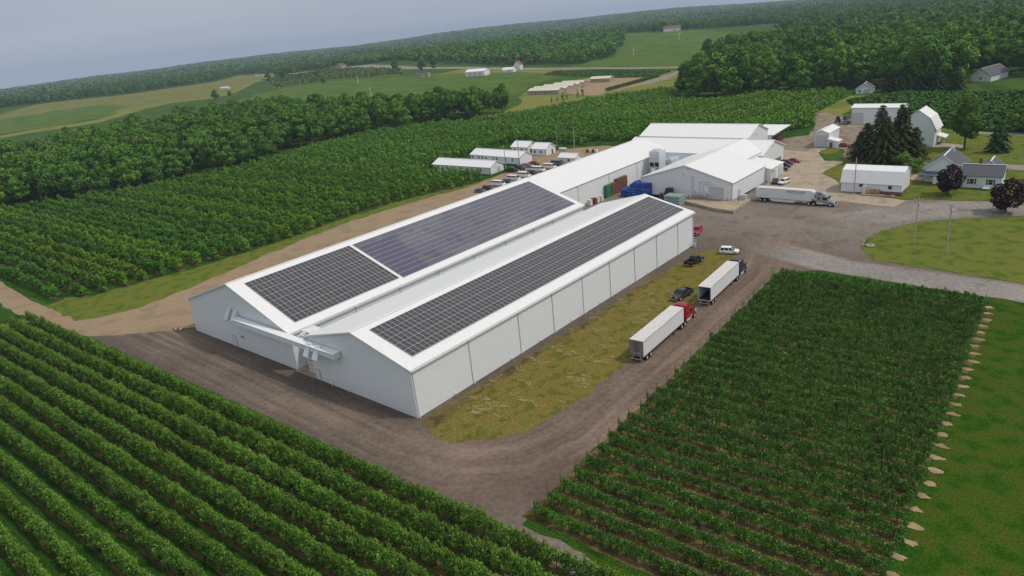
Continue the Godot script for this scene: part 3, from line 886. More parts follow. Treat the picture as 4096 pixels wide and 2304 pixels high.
func make_packing_house() -> void:
	var e := thing("packing_hall", "long white hall joined to the back of the largest store, plain white roof", "building", Vector3(-60.4, 0, -135.6))
	gabled(e, 23.0, 79.4, 7.4, 11.3, M.white_siding, M.white_roof, 0.3, 0.32)
	door_on(e, Vector3(11.55, 0.0, 33.2), Vector3.RIGHT, 3.2, 3.0, M.grey_trim, "loading_door")
	var aw := MB.new()
	aw.box(Vector3(12.3, 3.5, 33.2), Vector3(1.6, 0.12, 4.2), Basis(Vector3(0, 0, 1), -0.25))
	part("awning", aw, M.chassis, e)
	for z in [20.0, 2.0, -16.0]: downspout(e, 11.5, z, 7.1, 1)
	# front block with gable to the camera
	var d := thing("packing_house", "white packing house with a wide gable, grey garage door and red bollards", "building", Vector3(-22.45, 1.0, -147.7))
	gabled(d, 30.7, 25.0, 5.2, 9.75, M.white_siding, M.white_roof, 0.35, 0.4)
	door_on(d, Vector3(10.2, 0.02, 12.53), Vector3.BACK, 4.2, 3.5, M.door_white, "garage_door", 4)
	door_on(d, Vector3(15.38, 0.02, 8.0), Vector3.RIGHT, 1.1, 2.2, M.door_white)
	var pp := MB.new()
	pp.cyl(Vector3(2.6, 0, 12.75), Vector3(2.6, 6.8, 12.75), 0.13, 0.13, 8)
	part("vent_pipe", pp, M.galvanised, d)
	for q in [[5.0, 5.0], [6.2, 4.3]]:
		pp = MB.new()
		pp.cyl(Vector3(q[0], 0.8, 12.7), Vector3(q[0], q[1], 12.7), 0.06, 0.06, 6)
		pp.cyl(Vector3(q[0], q[1], 12.7), Vector3(q[0] + 3.6, q[1] + 0.1, 12.7), 0.06, 0.06, 6)
		part("conduit", pp, M.grey_trim, d)
	for q in [[3.0, 1.7, 1.2, 1.4], [3.9, 1.1, 0.9, 1.0], [5.0, 1.2, 0.9, 1.2], [5.6, 0.9, 0.7, 1.0], [6.6, 1.5, 1.0, 1.6], [7.5, 1.0, 0.8, 1.2], [8.0, 0.9, 0.7, 1.3]]:
		pp = MB.new()
		pp.box(Vector3(q[0], q[1], 12.8), Vector3(q[2], q[3], 0.45))
		part("electric_cabinet", pp, M.galvanised, d)
	pp = MB.new()
	pp.box(Vector3(-0.5, 7.0, 12.65), Vector3(0.5, 0.25, 0.3))
	pp.box(Vector3(1.2, 9.0, 12.65), Vector3(0.9, 0.35, 0.2))
	part("wall_lamp", pp, M.grey_trim, d)
	for q in [[-14.9, 12.9], [15.1, 12.75]]:
		pp = MB.new()
		pp.box(Vector3(q[0] * 1.0, 2.6, q[1]), Vector3(0.12, 5.2, 0.12))
		part("corner_trim", pp, M.grey_trim, d)
	# rear of the front block, cut back on the right
	var d2 := thing("packing_house", "taller rear part of the white packing house behind the wide gable", "building", Vector3(-22.45, 1.0, -170.5))
	pushed(d2, [V(-15.35, 0), V(8.9, 0), V(8.9, 6.7), V(0, 9.45), V(-15.35, 4.9)], [V(8.9, 6.95), V(0, 9.75), V(-15.35, 5.2)], 20.4, M.white_siding, M.white_roof, 0.2)
	pp = MB.new()
	pp.box(Vector3(9.0, 5.2, 6.5), Vector3(0.2, 0.4, 1.0))
	part("wall_vent", pp, M.grey_trim, d2)
	var an := thing("lean_to", "low white lean-to on the right side of the packing house", "building", Vector3(-9.6, 1.0, -166.0))
	pushed(an, [V(-3.8, 0), V(4.2, 0), V(4.2, 4.0), V(-3.8, 5.4)], [V(4.2, 4.05), V(-3.8, 5.5)], 11.0, M.white_siding, M.white_roof, 0.25)
	for z in [2.5, -2.5]: door_on(an, Vector3(4.2, 0.02, z), Vector3.RIGHT, 2.6, 3.0, M.door_white, "dock_door", 3)
	pp = MB.new()
	pp.box(Vector3(4.7, 3.5, 4.6), Vector3(0.9, 0.3, 0.5))
	pp.box(Vector3(4.6, 2.2, 4.9), Vector3(0.1, 3.0, 0.1))
	part("dock_lamp", pp, M.grey_trim, an)
	# cross block
	var c := thing("packing_house", "white cross wing of the packing house with small office windows in its end", "building", Vector3(-39.1, 1.2, -180.7), PI / 2)
	gabled(c, 19.4, 53.8, 5.9, 9.25, M.white_siding, M.white_roof, 0.35, 0.4)
	for x in [-7.8, -6.4, -3.6, -2.2, 2.6, 3.9, 5.2, 6.5]:
		window_on(c, Vector3(x, 1.8, 26.93), Vector3.BACK, 1.0, 1.4, M.grey_trim)
	door_on(c, Vector3(0.6, 0.45, 26.92), Vector3.BACK, 1.0, 2.1, M.post_red)
	var lo := MB.new()
	lo.box(Vector3(-0.5, 7.6, 27.0), Vector3(0.6, 0.6, 0.15))
	part("wall_vent", lo, M.grey_trim, c)
	# back hall
	var b := thing("packing_hall", "tallest white hall at the very back of the packing house, by the orchard", "building", Vector3(-48.7, 1.4, -202.7), PI / 2)
	gabled(b, 19.4, 44.8, 7.3, 10.7, M.white_siding, M.white_roof, 0.35, 0.4)
	lo = MB.new()
	lo.box(Vector3(-1.5, 7.4, 22.5), Vector3(0.7, 0.4, 0.15))
	part("wall_vent", lo, M.grey_trim, b)
	# open shed behind
	var f := thing("open_shed", "open-sided white roofed shed at the right of the back hall", "shed", on(-30.6, -224.5))
	var mb := MB.new()
	mb.box(Vector3(0, 4.75, 0), Vector3(11.0, 0.2, 19.0), Basis(Vector3.RIGHT, 0.05))
	part("roof", mb, M.white_roof, f)
	for x in [-4.8, 4.8]:
		for z in [-9.0, -3.0, 3.0, 9.0]:
			mb = MB.new()
			mb.box(Vector3(x, 2.25 - z * 0.024, z), Vector3(0.25, 4.7 - z * 0.05, 0.25))
			part("post", mb, M.bark_pale, f)
	mb = MB.new()
	mb.box(Vector3(0.0, 2.2, 9.2), Vector3(9.6, 4.4, 0.15))
	mb.box(Vector3(-4.9, 2.1, 0), Vector3(0.15, 4.1, 18.0))
	part("wall", mb, M.white_siding, f)
	for i in 5:
		for j in 3:
			bin_thing("fruit_bin", "dark fruit bin stacked inside the open shed", "bin_brown", on(-27.2, -230.0 + i * 1.6, j * 0.72), 0.0, "bins inside the open shed")
	# loading dock
	var dock := thing("loading_dock", "raised concrete loading dock in front of the garage door", "dock", Vector3(-12, 0, -130))
	mb = MB.new()
	mb.prism(PackedVector2Array([V(-14, 5.2), V(-14, 3.0), V(4.0, -4.6), V(9.7, -5.4), V(9.2, 8.2), V(5.0, 8.2), V(5.0, 5.2)]), Transform3D(Basis(Vector3.RIGHT, Vector3(0, 0, -1), Vector3.UP), Vector3.ZERO), 1.0)
	part("platform", mb, M.concrete, dock)
	for q in [[-1.2, -3.4, 0.45]]:
		mb = MB.new()
		mb.bar(Vector3(5.2, 1.03, 0.4), Vector3(7.9, 1.03, 2.2), 0.5, 0.03)
		part("yellow_plate", mb, M.yellow_paint, dock)
	mb = MB.new()
	mb.box(Vector3(7.4, 1.75, -7.0), Vector3(1.9, 1.5, 1.4))
	part("dock_unit", mb, M.grey_trim, dock)
	# bollards
	for q in [[-20.6, -133.9], [-19.4, -133.9], [-18.2, -133.9], [-17.0, -133.9], [-15.9, -133.9], [-15.0, -133.9]]:
		bollard(q[0], q[1], "red bollard in front of the grey electric cabinets", "bollards by the electric cabinets")
	for q in [[-8.0, -133.8], [-6.9, -133.6], [-5.9, -133.6], [-4.8, -133.7]]:
		bollard(q[0], q[1], "red bollard at the right corner of the packing house", "bollards by the packing house corner")
	# cooling tower and condenser between hall and packing house
	var t := thing("cooling_tower", "tall grey cooling tower with two black openings between the white roofs", "cooling tower", Vector3(-45.2, 0, -159.6))
	mb = MB.new()
	mb.box(Vector3(0, 7.3, 0), Vector3(3.9, 5.6, 4.6))
	part("casing", mb, M.galvanised, t)
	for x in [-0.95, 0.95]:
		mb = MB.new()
		mb.box(Vector3(x, 5.5, 2.33), Vector3(1.5, 1.4, 0.08))  # flat dark panel, the shade inside the opening put into its colour
		part("shaded_opening", mb, M.chassis, t)
	for y in [6.4, 7.6, 8.8]:
		mb = MB.new()
		mb.box(Vector3(0, y, 2.34), Vector3(3.9, 0.06, 0.06))
		part("seam", mb, M.grey_trim, t)
	mb = MB.new()
	mb.cyl(Vector3(0, 10.1, 0), Vector3(0, 10.55, 0), 1.7, 1.6, 16)
	part("fan_ring", mb, M.galvanised, t)
	mb = MB.new()
	mb.box(Vector3(0, 4.35, 0), Vector3(4.3, 0.3, 5.0))
	for x in [-1.8, 1.8]:
		for z in [-2.1, 2.1]: mb.box(Vector3(x, 2.1, z), Vector3(0.3, 4.2, 0.3))
	part("stand", mb, M.grey_trim, t)
	var u := thing("condenser", "low grey condenser unit behind the cooling tower", "condenser", Vector3(-42.6, 0, -165.5))
	mb = MB.new()
	mb.box(Vector3(0, 5.4, 0), Vector3(2.6, 1.9, 6.0))
	part("casing", mb, M.galvanised, u)
	for z in [-1.9, 0, 1.9]:
		mb = MB.new()
		mb.cyl(Vector3(0, 6.35, z), Vector3(0, 6.6, z), 0.85, 0.8, 12)
		part("fan_ring", mb, M.grey_trim, u)
	mb = MB.new()
	for x in [-1.1, 1.1]:
		for z in [-2.7, 2.7]: mb.box(Vector3(x, 2.2, z), Vector3(0.25, 4.5, 0.25))
	part("stand", mb, M.grey_trim, u)
	# link roof between the halls
	var lr := thing("link_roof", "small flat white roof between the hall and the cross wing", "roof", Vector3(-43.0, 0, -169.0))
	mb = MB.new()
	mb.box(Vector3(0, 4.0, 0), Vector3(9.6, 0.2, 6.4))
	part("roof", mb, M.white_roof, lr)
	mb = MB.new()
	mb.box(Vector3(0, 2.0, 0), Vector3(9.4, 3.8, 6.2))
	part("wall", mb, M.white_siding, lr)

func bollard(x: float, z: float, label: String, group: String) -> void:
	var mb := MB.new()
	mb.cyl(Vector3.ZERO, Vector3(0, 1.05, 0), 0.09, 0.09, 8)
	mb.cyl(Vector3(0, 1.05, 0), Vector3(0, 1.12, 0), 0.09, 0.04, 8)
	var o := part("bollard", mb, M.post_red, self)
	o.position = Vector3(x, 1.0, z)
	tag(o, label, "bollard", group)

func house(called: String, label: String, x: float, z: float, turn: float, w: float, l: float, eave: float, ridge: float, wall: Material, roof: Material, over := 0.3) -> Node3D:
	var o := thing(called, label, "building", on(x, z), turn)
	gabled(o, w, l, eave, ridge, wall, roof, over)
	return o

func make_farm() -> void:
	# bunkhouses on the left of the hall, ridges along x
	var b := house("bunkhouse", "longest white bunkhouse with dark windows, nearest the orchard corner", -130.6, -151.7, PI / 2, 8.5, 33.0, 2.8, 4.7, M.white_siding, M.white_roof)
	for x in [-15.2, -13.6, -10.9, -8.2, -5.3, -3.7, -0.6, 0.9, 3.8, 6.5, 9.5, 11.3]:
		window_on(b, Vector3(-4.26, 1.75, x), Vector3.LEFT, 0.75, 1.1, M.grey_trim)
	door_on(b, Vector3(1.0, 0.1, 16.52), Vector3.BACK, 1.0, 2.0, M.grey_trim)
	var rl := MB.new()
	rl.bar(Vector3(-2.4, 1.0, 18.0), Vector3(1.5, 1.0, 18.0), 0.06)
	for x in [-2.4, -0.5, 1.5]: rl.bar(Vector3(x, 0, 18.0), Vector3(x, 1.0, 18.0), 0.06)
	part("railing", rl, M.grey_trim, b)
	corner_trims(b, 8.5, 33.0, 2.8)
	b = house("bunkhouse", "second white bunkhouse, just behind the longest one", -126.3, -168.6, PI / 2 - 0.08, 8.2, 30.0, 2.8, 4.7, M.white_siding, M.white_roof)
	for x in [-13.6, -9.6, -7.4, -5.0, -0.5, 1.6, 7.0, 11.0]:
		window_on(b, Vector3(-4.11, 1.75, x), Vector3.LEFT, 0.75, 1.1, M.grey_trim)
	corner_trims(b, 8.2, 30.0, 2.8)
	b = house("cabin", "left small white cabin behind the bunkhouses", -127.6, -186.6, PI / 2, 7.4, 9.2, 2.9, 4.9, M.white_siding, M.white_roof)
	for x in [-2.5, 1.5]: window_on(b, Vector3(-3.71, 1.7, x), Vector3.LEFT, 0.8, 1.2, M.grey_trim)
	door_on(b, Vector3(-1.2, 0.1, 4.62), Vector3.BACK, 1.0, 2.0, M.bin_brown)
	corner_trims(b, 7.4, 9.2, 2.9)
	b = house("cabin", "right small white cabin with a brown door behind the bunkhouses", -114.8, -184.4, PI / 2, 7.4, 7.6, 2.9, 4.9, M.white_siding, M.white_roof)
	for x in [-2.0, 1.2]: window_on(b, Vector3(-3.71, 1.7, x), Vector3.LEFT, 0.8, 1.2, M.grey_trim)
	door_on(b, Vector3(1.2, 0.1, 3.82), Vector3.BACK, 1.0, 2.0, M.bin_brown)
	corner_trims(b, 7.4, 7.6, 2.9)
	b = house("small_shed", "tiny white shed showing over the long hall roof", -91.5, -171.5, PI / 2, 5.0, 8.0, 2.4, 3.8, M.white_siding, M.white_roof)
	window_on(b, Vector3(-2.51, 1.5, 1.0), Vector3.LEFT, 0.9, 0.9, M.grey_trim)
	# propane tank
	var t := thing("propane_tank", "white propane tank lying by the orchard edge", "tank", on(-110.2, -192.2))
	var mb := MB.new()
	mb.cyl(Vector3(-1.7, 0.9, 0), Vector3(1.7, 0.9, 0), 0.62, 0.62, 12)
	mb.cyl(Vector3(1.7, 0.9, 0), Vector3(2.0, 0.9, 0), 0.62, 0.25, 12)
	mb.cyl(Vector3(-1.7, 0.9, 0), Vector3(-2.0, 0.9, 0), 0.62, 0.25, 12)
	part("tank", mb, M.white_trim, t)
	for x in [-1.2, 1.2]:
		mb = MB.new()
		mb.box(Vector3(x, 0.2, 0), Vector3(0.3, 0.4, 0.9))
		part("foot", mb, M.grey_trim, t)
	for q in [[-95.9, -190.8, "post_red", "red tote standing at the back of the dirt yard, left one"], [-94.5, -191.0, "white_trim", "white tote standing at the back of the dirt yard, left one"], [-93.2, -191.1, "bin_maroon", "red tote standing at the back of the dirt yard, right one"], [-91.9, -191.3, "white_trim", "white tote standing at the back of the dirt yard, right one"]]:
		var tt := thing("tote", q[3], "tote", on(q[0], q[1]), 0.0, "totes in the dirt yard")
		mb = MB.new()
		mb.box(Vector3(0, 0.75, 0), Vector3(1.15, 1.2, 1.15))
		part("tank", mb, M[q[2]], tt)
		mb = MB.new()
		mb.box(Vector3(0, 0.07, 0), Vector3(1.25, 0.14, 1.25))
		part("pallet", mb, M.post_wood, tt)
		mb = MB.new()
		mb.cyl(Vector3(0, 1.35, 0), Vector3(0, 1.45, 0), 0.2, 0.2, 8)
		part("cap", mb, M.chassis, tt)
	# garage shed on the right
	var g := house("garage_shed", "narrow white shed with a big roll-up door in the back yard", -7.4, -222.5, 0.0, 5.2, 13.0, 5.2, 6.3, M.white_siding, M.white_roof)
	door_on(g, Vector3(0.1, 0.0, 6.53), Vector3.BACK, 3.9, 4.3, M.door_white, "roll_up_door", 5)
	var l := thing("lean_to", "small white lean-to beside the narrow shed, next to the red car", "shed", on(-3.0, -217.5))
	pushed(l, [V(-1.7, 0), V(1.7, 0), V(1.7, 2.3), V(-1.7, 3.1)], [V(1.7, 2.35), V(-1.7, 3.15)], 4.2, M.white_siding, M.white_roof, 0.35)
	door_on(l, Vector3(-0.6, 0.0, 2.1), Vector3.BACK, 1.0, 2.0, M.bin_brown)
	# tall flat shed behind the spruces
	var s := house("machine_shed", "tall white machine shed with a low roof behind the dark spruces", -1.3, -271.8, PI / 2, 9.0, 19.6, 7.0, 7.9, M.white_siding, M.white_roof)
	door_on(s, Vector3(-4.52, 0.0, -7.2), Vector3.LEFT, 4.2, 4.8, M.door_white, "roll_up_door", 5)
	for x in [-2.5, 0, 2.5]: window_on(s, Vector3(x, 5.6, 9.85), Vector3.BACK, 0.9, 0.7, M.grey_trim, false)
	sheet("shed_apron", [V(-11.5, -267.1), V(-4.5, -267.1), V(-4.5, -262), V(-11.5, -262)], 0.09, M.concrete)
	# gambrel barn
	var bn := thing("gambrel_barn", "tall gambrel-roofed barn with a pale green front between the big trees", "barn", on(23.2, -227.5))
	pushed(bn, [V(-5.5, 0), V(5.5, 0), V(5.5, 6.0), V(3.6, 9.6), V(0, 12.3), V(-3.6, 9.6), V(-5.5, 6.0)], [V(5.9, 5.6), V(3.75, 9.7), V(0, 12.45), V(-3.75, 9.7), V(-5.9, 5.6)], 11.0, M.house_wall, M.white_roof, 0.1)
	door_on(bn, Vector3(-1.0, 0.0, 5.55), Vector3.BACK, 2.6, 3.0, M.house_wall)
	var lt := MB.new()
	lt.box(Vector3(6.9, 2.9, -1.5), Vector3(2.9, 0.12, 6.0), Basis(Vector3(0, 0, 1), -0.3))
	for z in [-4.2, 1.2]: lt.box(Vector3(8.0, 1.25, z), Vector3(0.14, 2.5, 0.14))
	part("porch_roof", lt, M.white_roof, bn)
	# gambrel shed nearer the yard
	var q2 := thing("gambrel_shed", "long low white gambrel shed with brick base beside the concrete yard", "shed", on(25.6, -159.3), PI / 2)
	pushed(q2, [V(-4.6, 0), V(4.6, 0), V(4.6, 3.2), V(3.1, 6.0), V(0.0, 6.9), V(-3.1, 6.0), V(-4.6, 3.2)], [V(4.75, 2.95), V(3.2, 6.05), V(0, 7.0), V(-3.2, 6.05), V(-4.75, 2.95)], 16.0, M.white_siding, M.white_roof, 0.25)
	var bk := MB.new()
	bk.box(Vector3(0.02, 0.35, 5.0), Vector3(9.36, 0.8, 6.2))
	part("brick_base", bk, M.brick_red, q2)
	window_on(q2, Vector3(-4.62, 1.9, 5.0), Vector3.LEFT, 1.0, 1.0, M.grey_trim, false)
	window_on(q2, Vector3(-4.62, 2.1, -2.6), Vector3.LEFT, 1.0, 0.8, M.grey_trim, false)
	var sl := thing("concrete_pad", "raised concrete pad in front of the gambrel shed", "pad", on(27.8, -153.6))
	bk = MB.new()
	bk.box(Vector3(0, 0.1, 0), Vector3(8.8, 0.45, 1.7))
	part("slab", bk, M.concrete, sl)
	bk = MB.new()
	bk.box(Vector3(2.6, 0.36, 0.1), Vector3(1.5, 0.06, 0.9))
	part("grate", bk, M.chassis, sl)
	var pt := thing("portable_toilet", "cream portable toilet by the gambrel shed", "toilet", on(24.1, -154.4))
	bk = MB.new()
	bk.box(Vector3(0, 1.1, 0), Vector3(1.15, 2.2, 1.15))
	part("cabin", bk, M.bin_white, pt)
	bk = MB.new()
	bk.prism(PackedVector2Array([V(-0.65, 0), V(0.65, 0), V(0.45, 0.25), V(-0.45, 0.25)]), Transform3D(Basis.IDENTITY, Vector3(0, 2.2, -0.62)), 1.24)
	part("roof", bk, M.white_trim, pt)
	door_on(pt, Vector3(0, 0.1, 0.58), Vector3.BACK, 0.75, 1.9, M.bin_white)
	for k in 2:
		bin_thing("wooden_crate", ["left orange wooden crate against the gambrel shed", "right orange wooden crate against the gambrel shed"][k], "wood_orange", on(26.1 + k * 1.35, -154.3, 0.32), 0.1 * k, "orange crates by the gambrel shed").scale = Vector3(1.05, 1.7, 1.0)
	# farmhouse
	var h := house("farmhouse", "right wing of the pale farmhouse with shuttered windows and grey shingles", 50.6, -169.2, PI / 2, 7.2, 9.4, 3.4, 5.7, M.house_wall, M.shingle, 0.45)
	for x in [-2.1, 2.3]:
		window_on(h, Vector3(-3.61, 1.8, x), Vector3.LEFT, 1.1, 1.5, M.white_trim)
		for k in [-1, 1]:
			var sh := MB.new()
			sh.box(Vector3(-3.63, 1.8, x + k * 0.85), Vector3(0.06, 1.6, 0.4))
			part("shutter", sh, M.shingle, h)
	corner_trims(h, 7.2, 9.4, 3.4, M.white_trim)
	var st := MB.new()
	st.box(Vector3(-4.4, 0.5, 1.6), Vector3(1.6, 0.12, 1.7), Basis(Vector3(0, 0, 1), 0.35))
	part("cellar_door", st, M.white_trim, h)
	h = house("farmhouse", "main left part of the pale farmhouse with a tall grey roof", 40.6, -175.6, 0.0, 9.2, 12.0, 4.0, 7.6, M.house_wall, M.shingle, 0.45)
	window_on(h, Vector3(-2.4, 2.0, 6.02), Vector3.BACK, 0.9, 1.3, M.white_trim)
	window_on(h, Vector3(1.5, 2.0, 6.02), Vector3.BACK, 0.9, 1.3, M.white_trim)
	window_on(h, Vector3(-4.62, 2.0, 2.0), Vector3.LEFT, 0.9, 1.3, M.white_trim)
	var ch := MB.new()
	ch.box(Vector3(0.6, 7.8, -3.2), Vector3(0.8, 1.6, 0.8))
	part("chimney", ch, M.galvanised, h)
	var pr := MB.new()
	pr.box(Vector3(-3.0, 2.7, 7.4), Vector3(5.0, 0.15, 3.2), Basis(Vector3.RIGHT, 0.22))
	part("porch_roof", pr, M.shingle, h)
	pr = MB.new()
	pr.box(Vector3(-1.0, 1.2, 8.2), Vector3(1.4, 2.4, 1.4))
	part("porch_wall", pr, M.house_wall, h)
	h = house("farmhouse", "grey shingled middle block joining the two farmhouse parts", 45.6, -169.8, PI / 2, 6.0, 4.0, 3.0, 5.0, M.house_wall, M.shingle, 0.4)
	window_on(h, Vector3(-3.02, 1.7, 0.2), Vector3.LEFT, 0.9, 1.2, M.white_trim)
	h = house("farmhouse", "small hipped rear block of the farmhouse with a brown chimney", 51.6, -175.8, 0.0, 6.0, 6.0, 3.4, 5.9, M.house_wall, M.shingle, 0.4)
	ch = MB.new()
	ch.box(Vector3(-2.6, 5.6, 1.5), Vector3(0.7, 1.6, 0.7))
	part("chimney", ch, M.brick_red, h)
	var pa := thing("patio", "concrete patio with two small dark tables left of the farmhouse", "patio", on(34.6, -174.0))
	pr = MB.new()
	pr.box(Vector3(0, 0.08, 0), Vector3(5.4, 0.24, 7.4))
	part("slab", pr, M.concrete, pa)
	for z in [[-0.4, -1.2], [1.2, 0.9]]:
		var tb := thing("patio_table", "small dark patio table, %s of the two" % ("rear" if z[1] < 0 else "front"), "table", on(34.6 + z[0], -174.0 + z[1], 0.2))
		pr = MB.new()
		pr.cyl(Vector3(0, 0.68, 0), Vector3(0, 0.74, 0), 0.6, 0.6, 10)
		part("table_top", pr, M.chassis, tb)
		pr = MB.new()
		pr.cyl(Vector3.ZERO, Vector3(0, 0.68, 0), 0.06, 0.06, 6)
		pr.cyl(Vector3.ZERO, Vector3(0, 0.05, 0), 0.35, 0.3, 8)
		part("leg", pr, M.chassis, tb)
	make_far_buildings()

func corner_trims(o: Node3D, w: float, l: float, h: float, mt: Material = null) -> void:
	for x in [-1, 1]:
		for z in [-1, 1]:
			var mb := MB.new()
			mb.box(Vector3(x * (w / 2 + 0.02), h / 2, z * (l / 2 + 0.02)), Vector3(0.18, h, 0.18))
			part("corner_trim", mb, mt if mt else M.chassis, o)

func make_far_buildings() -> void:
	# tan sheds in a stepped row, ridges along x
	var list := [[-279, -404, 30, 9, "nearest long tan shed of the stepped row in the sandy yard"], [-282, -416, 34, 10, "second tan shed of the stepped row in the sandy yard"], [-283, -428, 30, 10, "third tan shed of the stepped row in the sandy yard"], [-283, -440, 26, 10, "fourth tan shed of the stepped row in the sandy yard"], [-285, -452, 22, 9, "farthest tan shed of the stepped row in the sandy yard"], [-276, -482, 20, 8, "separate tan shed with a pale roof behind the stepped row"]]
	for q in list:
		var b := house("tan_shed", q[4], q[0], q[1], PI / 2, q[3], q[2], 3.2, 4.8, M.tan_wall, M.tan_roof, 0.4)
		b.set_meta("group", "tan sheds in the sandy yard")
		for x in range(-int(q[2] / 2.0) + 3, int(q[2] / 2.0) - 2, 5): window_on(b, Vector3(-(q[3] / 2.0 + 0.02), 1.7, x), Vector3.LEFT, 1.2, 1.2, M.tan_roof, false)
	var b := house("pole_barn", "large white barn far off in front of the pale green wood", -532, -600, PI / 2 + 0.25, 15, 26, 5.5, 8.0, M.white_siding, M.white_roof)
	for z in [-7.0, 0.0, 7.0]: door_on(b, Vector3(-7.52, 0.0, z), Vector3.LEFT, 4.0, 4.0, M.door_white, "sliding_door", 3)
	b = house("farmhouse", "small white farmhouse with a dark roof far off by the road", -512, -655, 0.3, 8, 11, 6.0, 10.5, M.house_wall, M.brick_red)
	window_on(b, Vector3(0, 4.0, 5.52), Vector3.BACK, 1.2, 1.6, M.grey_trim)
	window_on(b, Vector3(4.02, 2.0, 0), Vector3.RIGHT, 1.2, 1.6, M.grey_trim)
	b = house("farm_shed", "low white shed in front of the far farmhouse", -508, -632, PI / 2 + 0.2, 9, 15, 3.2, 5.5, M.white_siding, M.white_roof)
	door_on(b, Vector3(-4.52, 0, 2), Vector3.LEFT, 3.0, 2.6, M.door_white, "sliding_door", 3)
	b = house("farmhouse", "grey roofed farmhouse among trees on the far left road", -1072, -806, 0.4, 12, 20, 5, 9, M.tan_wall, M.shingle)
	window_on(b, Vector3(0, 3.0, 10.02), Vector3.BACK, 1.6, 1.6, M.white_trim)
	b = house("farm_shed", "dark low shed at the edge of the far crop field", -636, -606, PI / 2 + 0.3, 8, 20, 3, 5, M.tan_wall, M.shingle)
	door_on(b, Vector3(-4.02, 0, 3), Vector3.LEFT, 3.0, 2.6, M.door_white, "sliding_door", 3)
	b = house("farmhouse", "white house with a brown roof on top of the far hill field", -652, -1330, PI / 2 + 0.5, 14, 34, 7, 12, M.white_siding, M.bin_brown)
	window_on(b, Vector3(-7.02, 3.0, 4), Vector3.LEFT, 2.5, 2.0, M.grey_trim)
	b = house("long_shed", "long pale greenhouse shed on the far left field", -1100, -580, PI / 2 + 0.3, 6, 17, 2.6, 3.8, M.white_siding, M.old_roof)
	door_on(b, Vector3(0, 0, 8.52), Vector3.BACK, 2.4, 2.2, M.door_white, "sliding_door", 3)
	b = house("farmhouse", "grey gabled house at the edge of the right wood, by the orchard", -33.4, -374, 0.15, 8.4, 10, 2.6, 5.2, M.house_wall, M.shingle, 0.5)
	door_on(b, Vector3(1.5, 0, 5.02), Vector3.BACK, 2.8, 2.2, M.grey_trim, "garage_door", 3)
	window_on(b, Vector3(-2.2, 1.4, 5.02), Vector3.BACK, 1.2, 1.2, M.white_trim)
	b = house("farmhouse", "long grey roofed house half hidden in the trees at far right", 18.5, -421, -0.25, 10, 22, 3.4, 7.0, M.house_wall, M.shingle, 0.6)
	window_on(b, Vector3(0, 1.7, 11.02), Vector3.BACK, 1.2, 1.2, M.white_trim)
	# wind machines and field poles
	for q in [[-423, -786, 9.0, "wind machine low on the hill field"], [-498, -1060, 10.0, "wind machine high on the hill field"], [-697, -546, 10.5, "tall wind machine in the left crop field"], [-496, -402, 10.0, "wind machine at the edge of the wood behind the orchard"]]:
		var w := thing("wind_machine", q[3], "wind machine", on(q[0], q[1]), rng.randf() * 3.0)
		var mb := MB.new()
		mb.cyl(Vector3.ZERO, Vector3(0, q[2], 0), 0.4, 0.28, 8)
		part("tower", mb, M.bin_white, w)
		mb = MB.new()
		mb.box(Vector3(0, q[2], 0.4), Vector3(8.0, 0.5, 0.12), Basis(Vector3(0, 0, 1), 0.35))
		part("propeller", mb, M.bin_white, w)
		mb = MB.new()
		mb.box(Vector3(0, q[2], 0), Vector3(0.6, 0.6, 0.9))
		part("gearbox", mb, M.galvanised, w)

func pole(x: float, z: float, h: float, label: String, arm := 0.0, lamp := false) -> void:
	var o := thing("utility_pole", label, "pole", on(x, z), 0.0, "utility poles")
	var mb := MB.new()
	mb.cyl(Vector3(0, -0.2, 0), Vector3(0, h, 0), 0.17, 0.11, 8)
	part("shaft", mb, M.pole_wood, o)
	if arm > 0.0:
		mb = MB.new()
		mb.box(Vector3(0, h - 0.5, 0), Vector3(arm, 0.12, 0.12))
		part("crossarm", mb, M.pole_wood, o)
		for k in [-0.42, 0.42]:
			mb = MB.new()
			mb.cyl(Vector3(arm * k, h - 0.44, 0), Vector3(arm * k, h - 0.2, 0), 0.06, 0.04, 6)
			part("insulator", mb, M.grey_trim, o)
		mb = MB.new()
		mb.cyl(Vector3(0.28, h - 2.0, 0), Vector3(0.28, h - 1.2, 0), 0.2, 0.2, 8)
		part("transformer", mb, M.galvanised, o)
	if lamp:
		mb = MB.new()
		mb.bar(Vector3(0, h - 1.0, 0), Vector3(-0.9, h - 0.7, 0.4), 0.06)
		part("lamp_arm", mb, M.grey_trim, o)
		mb = MB.new()
		mb.box(Vector3(-1.0, h - 0.72, 0.45), Vector3(0.5, 0.12, 0.25))
		part("lamp_head", mb, M.grey_trim, o)

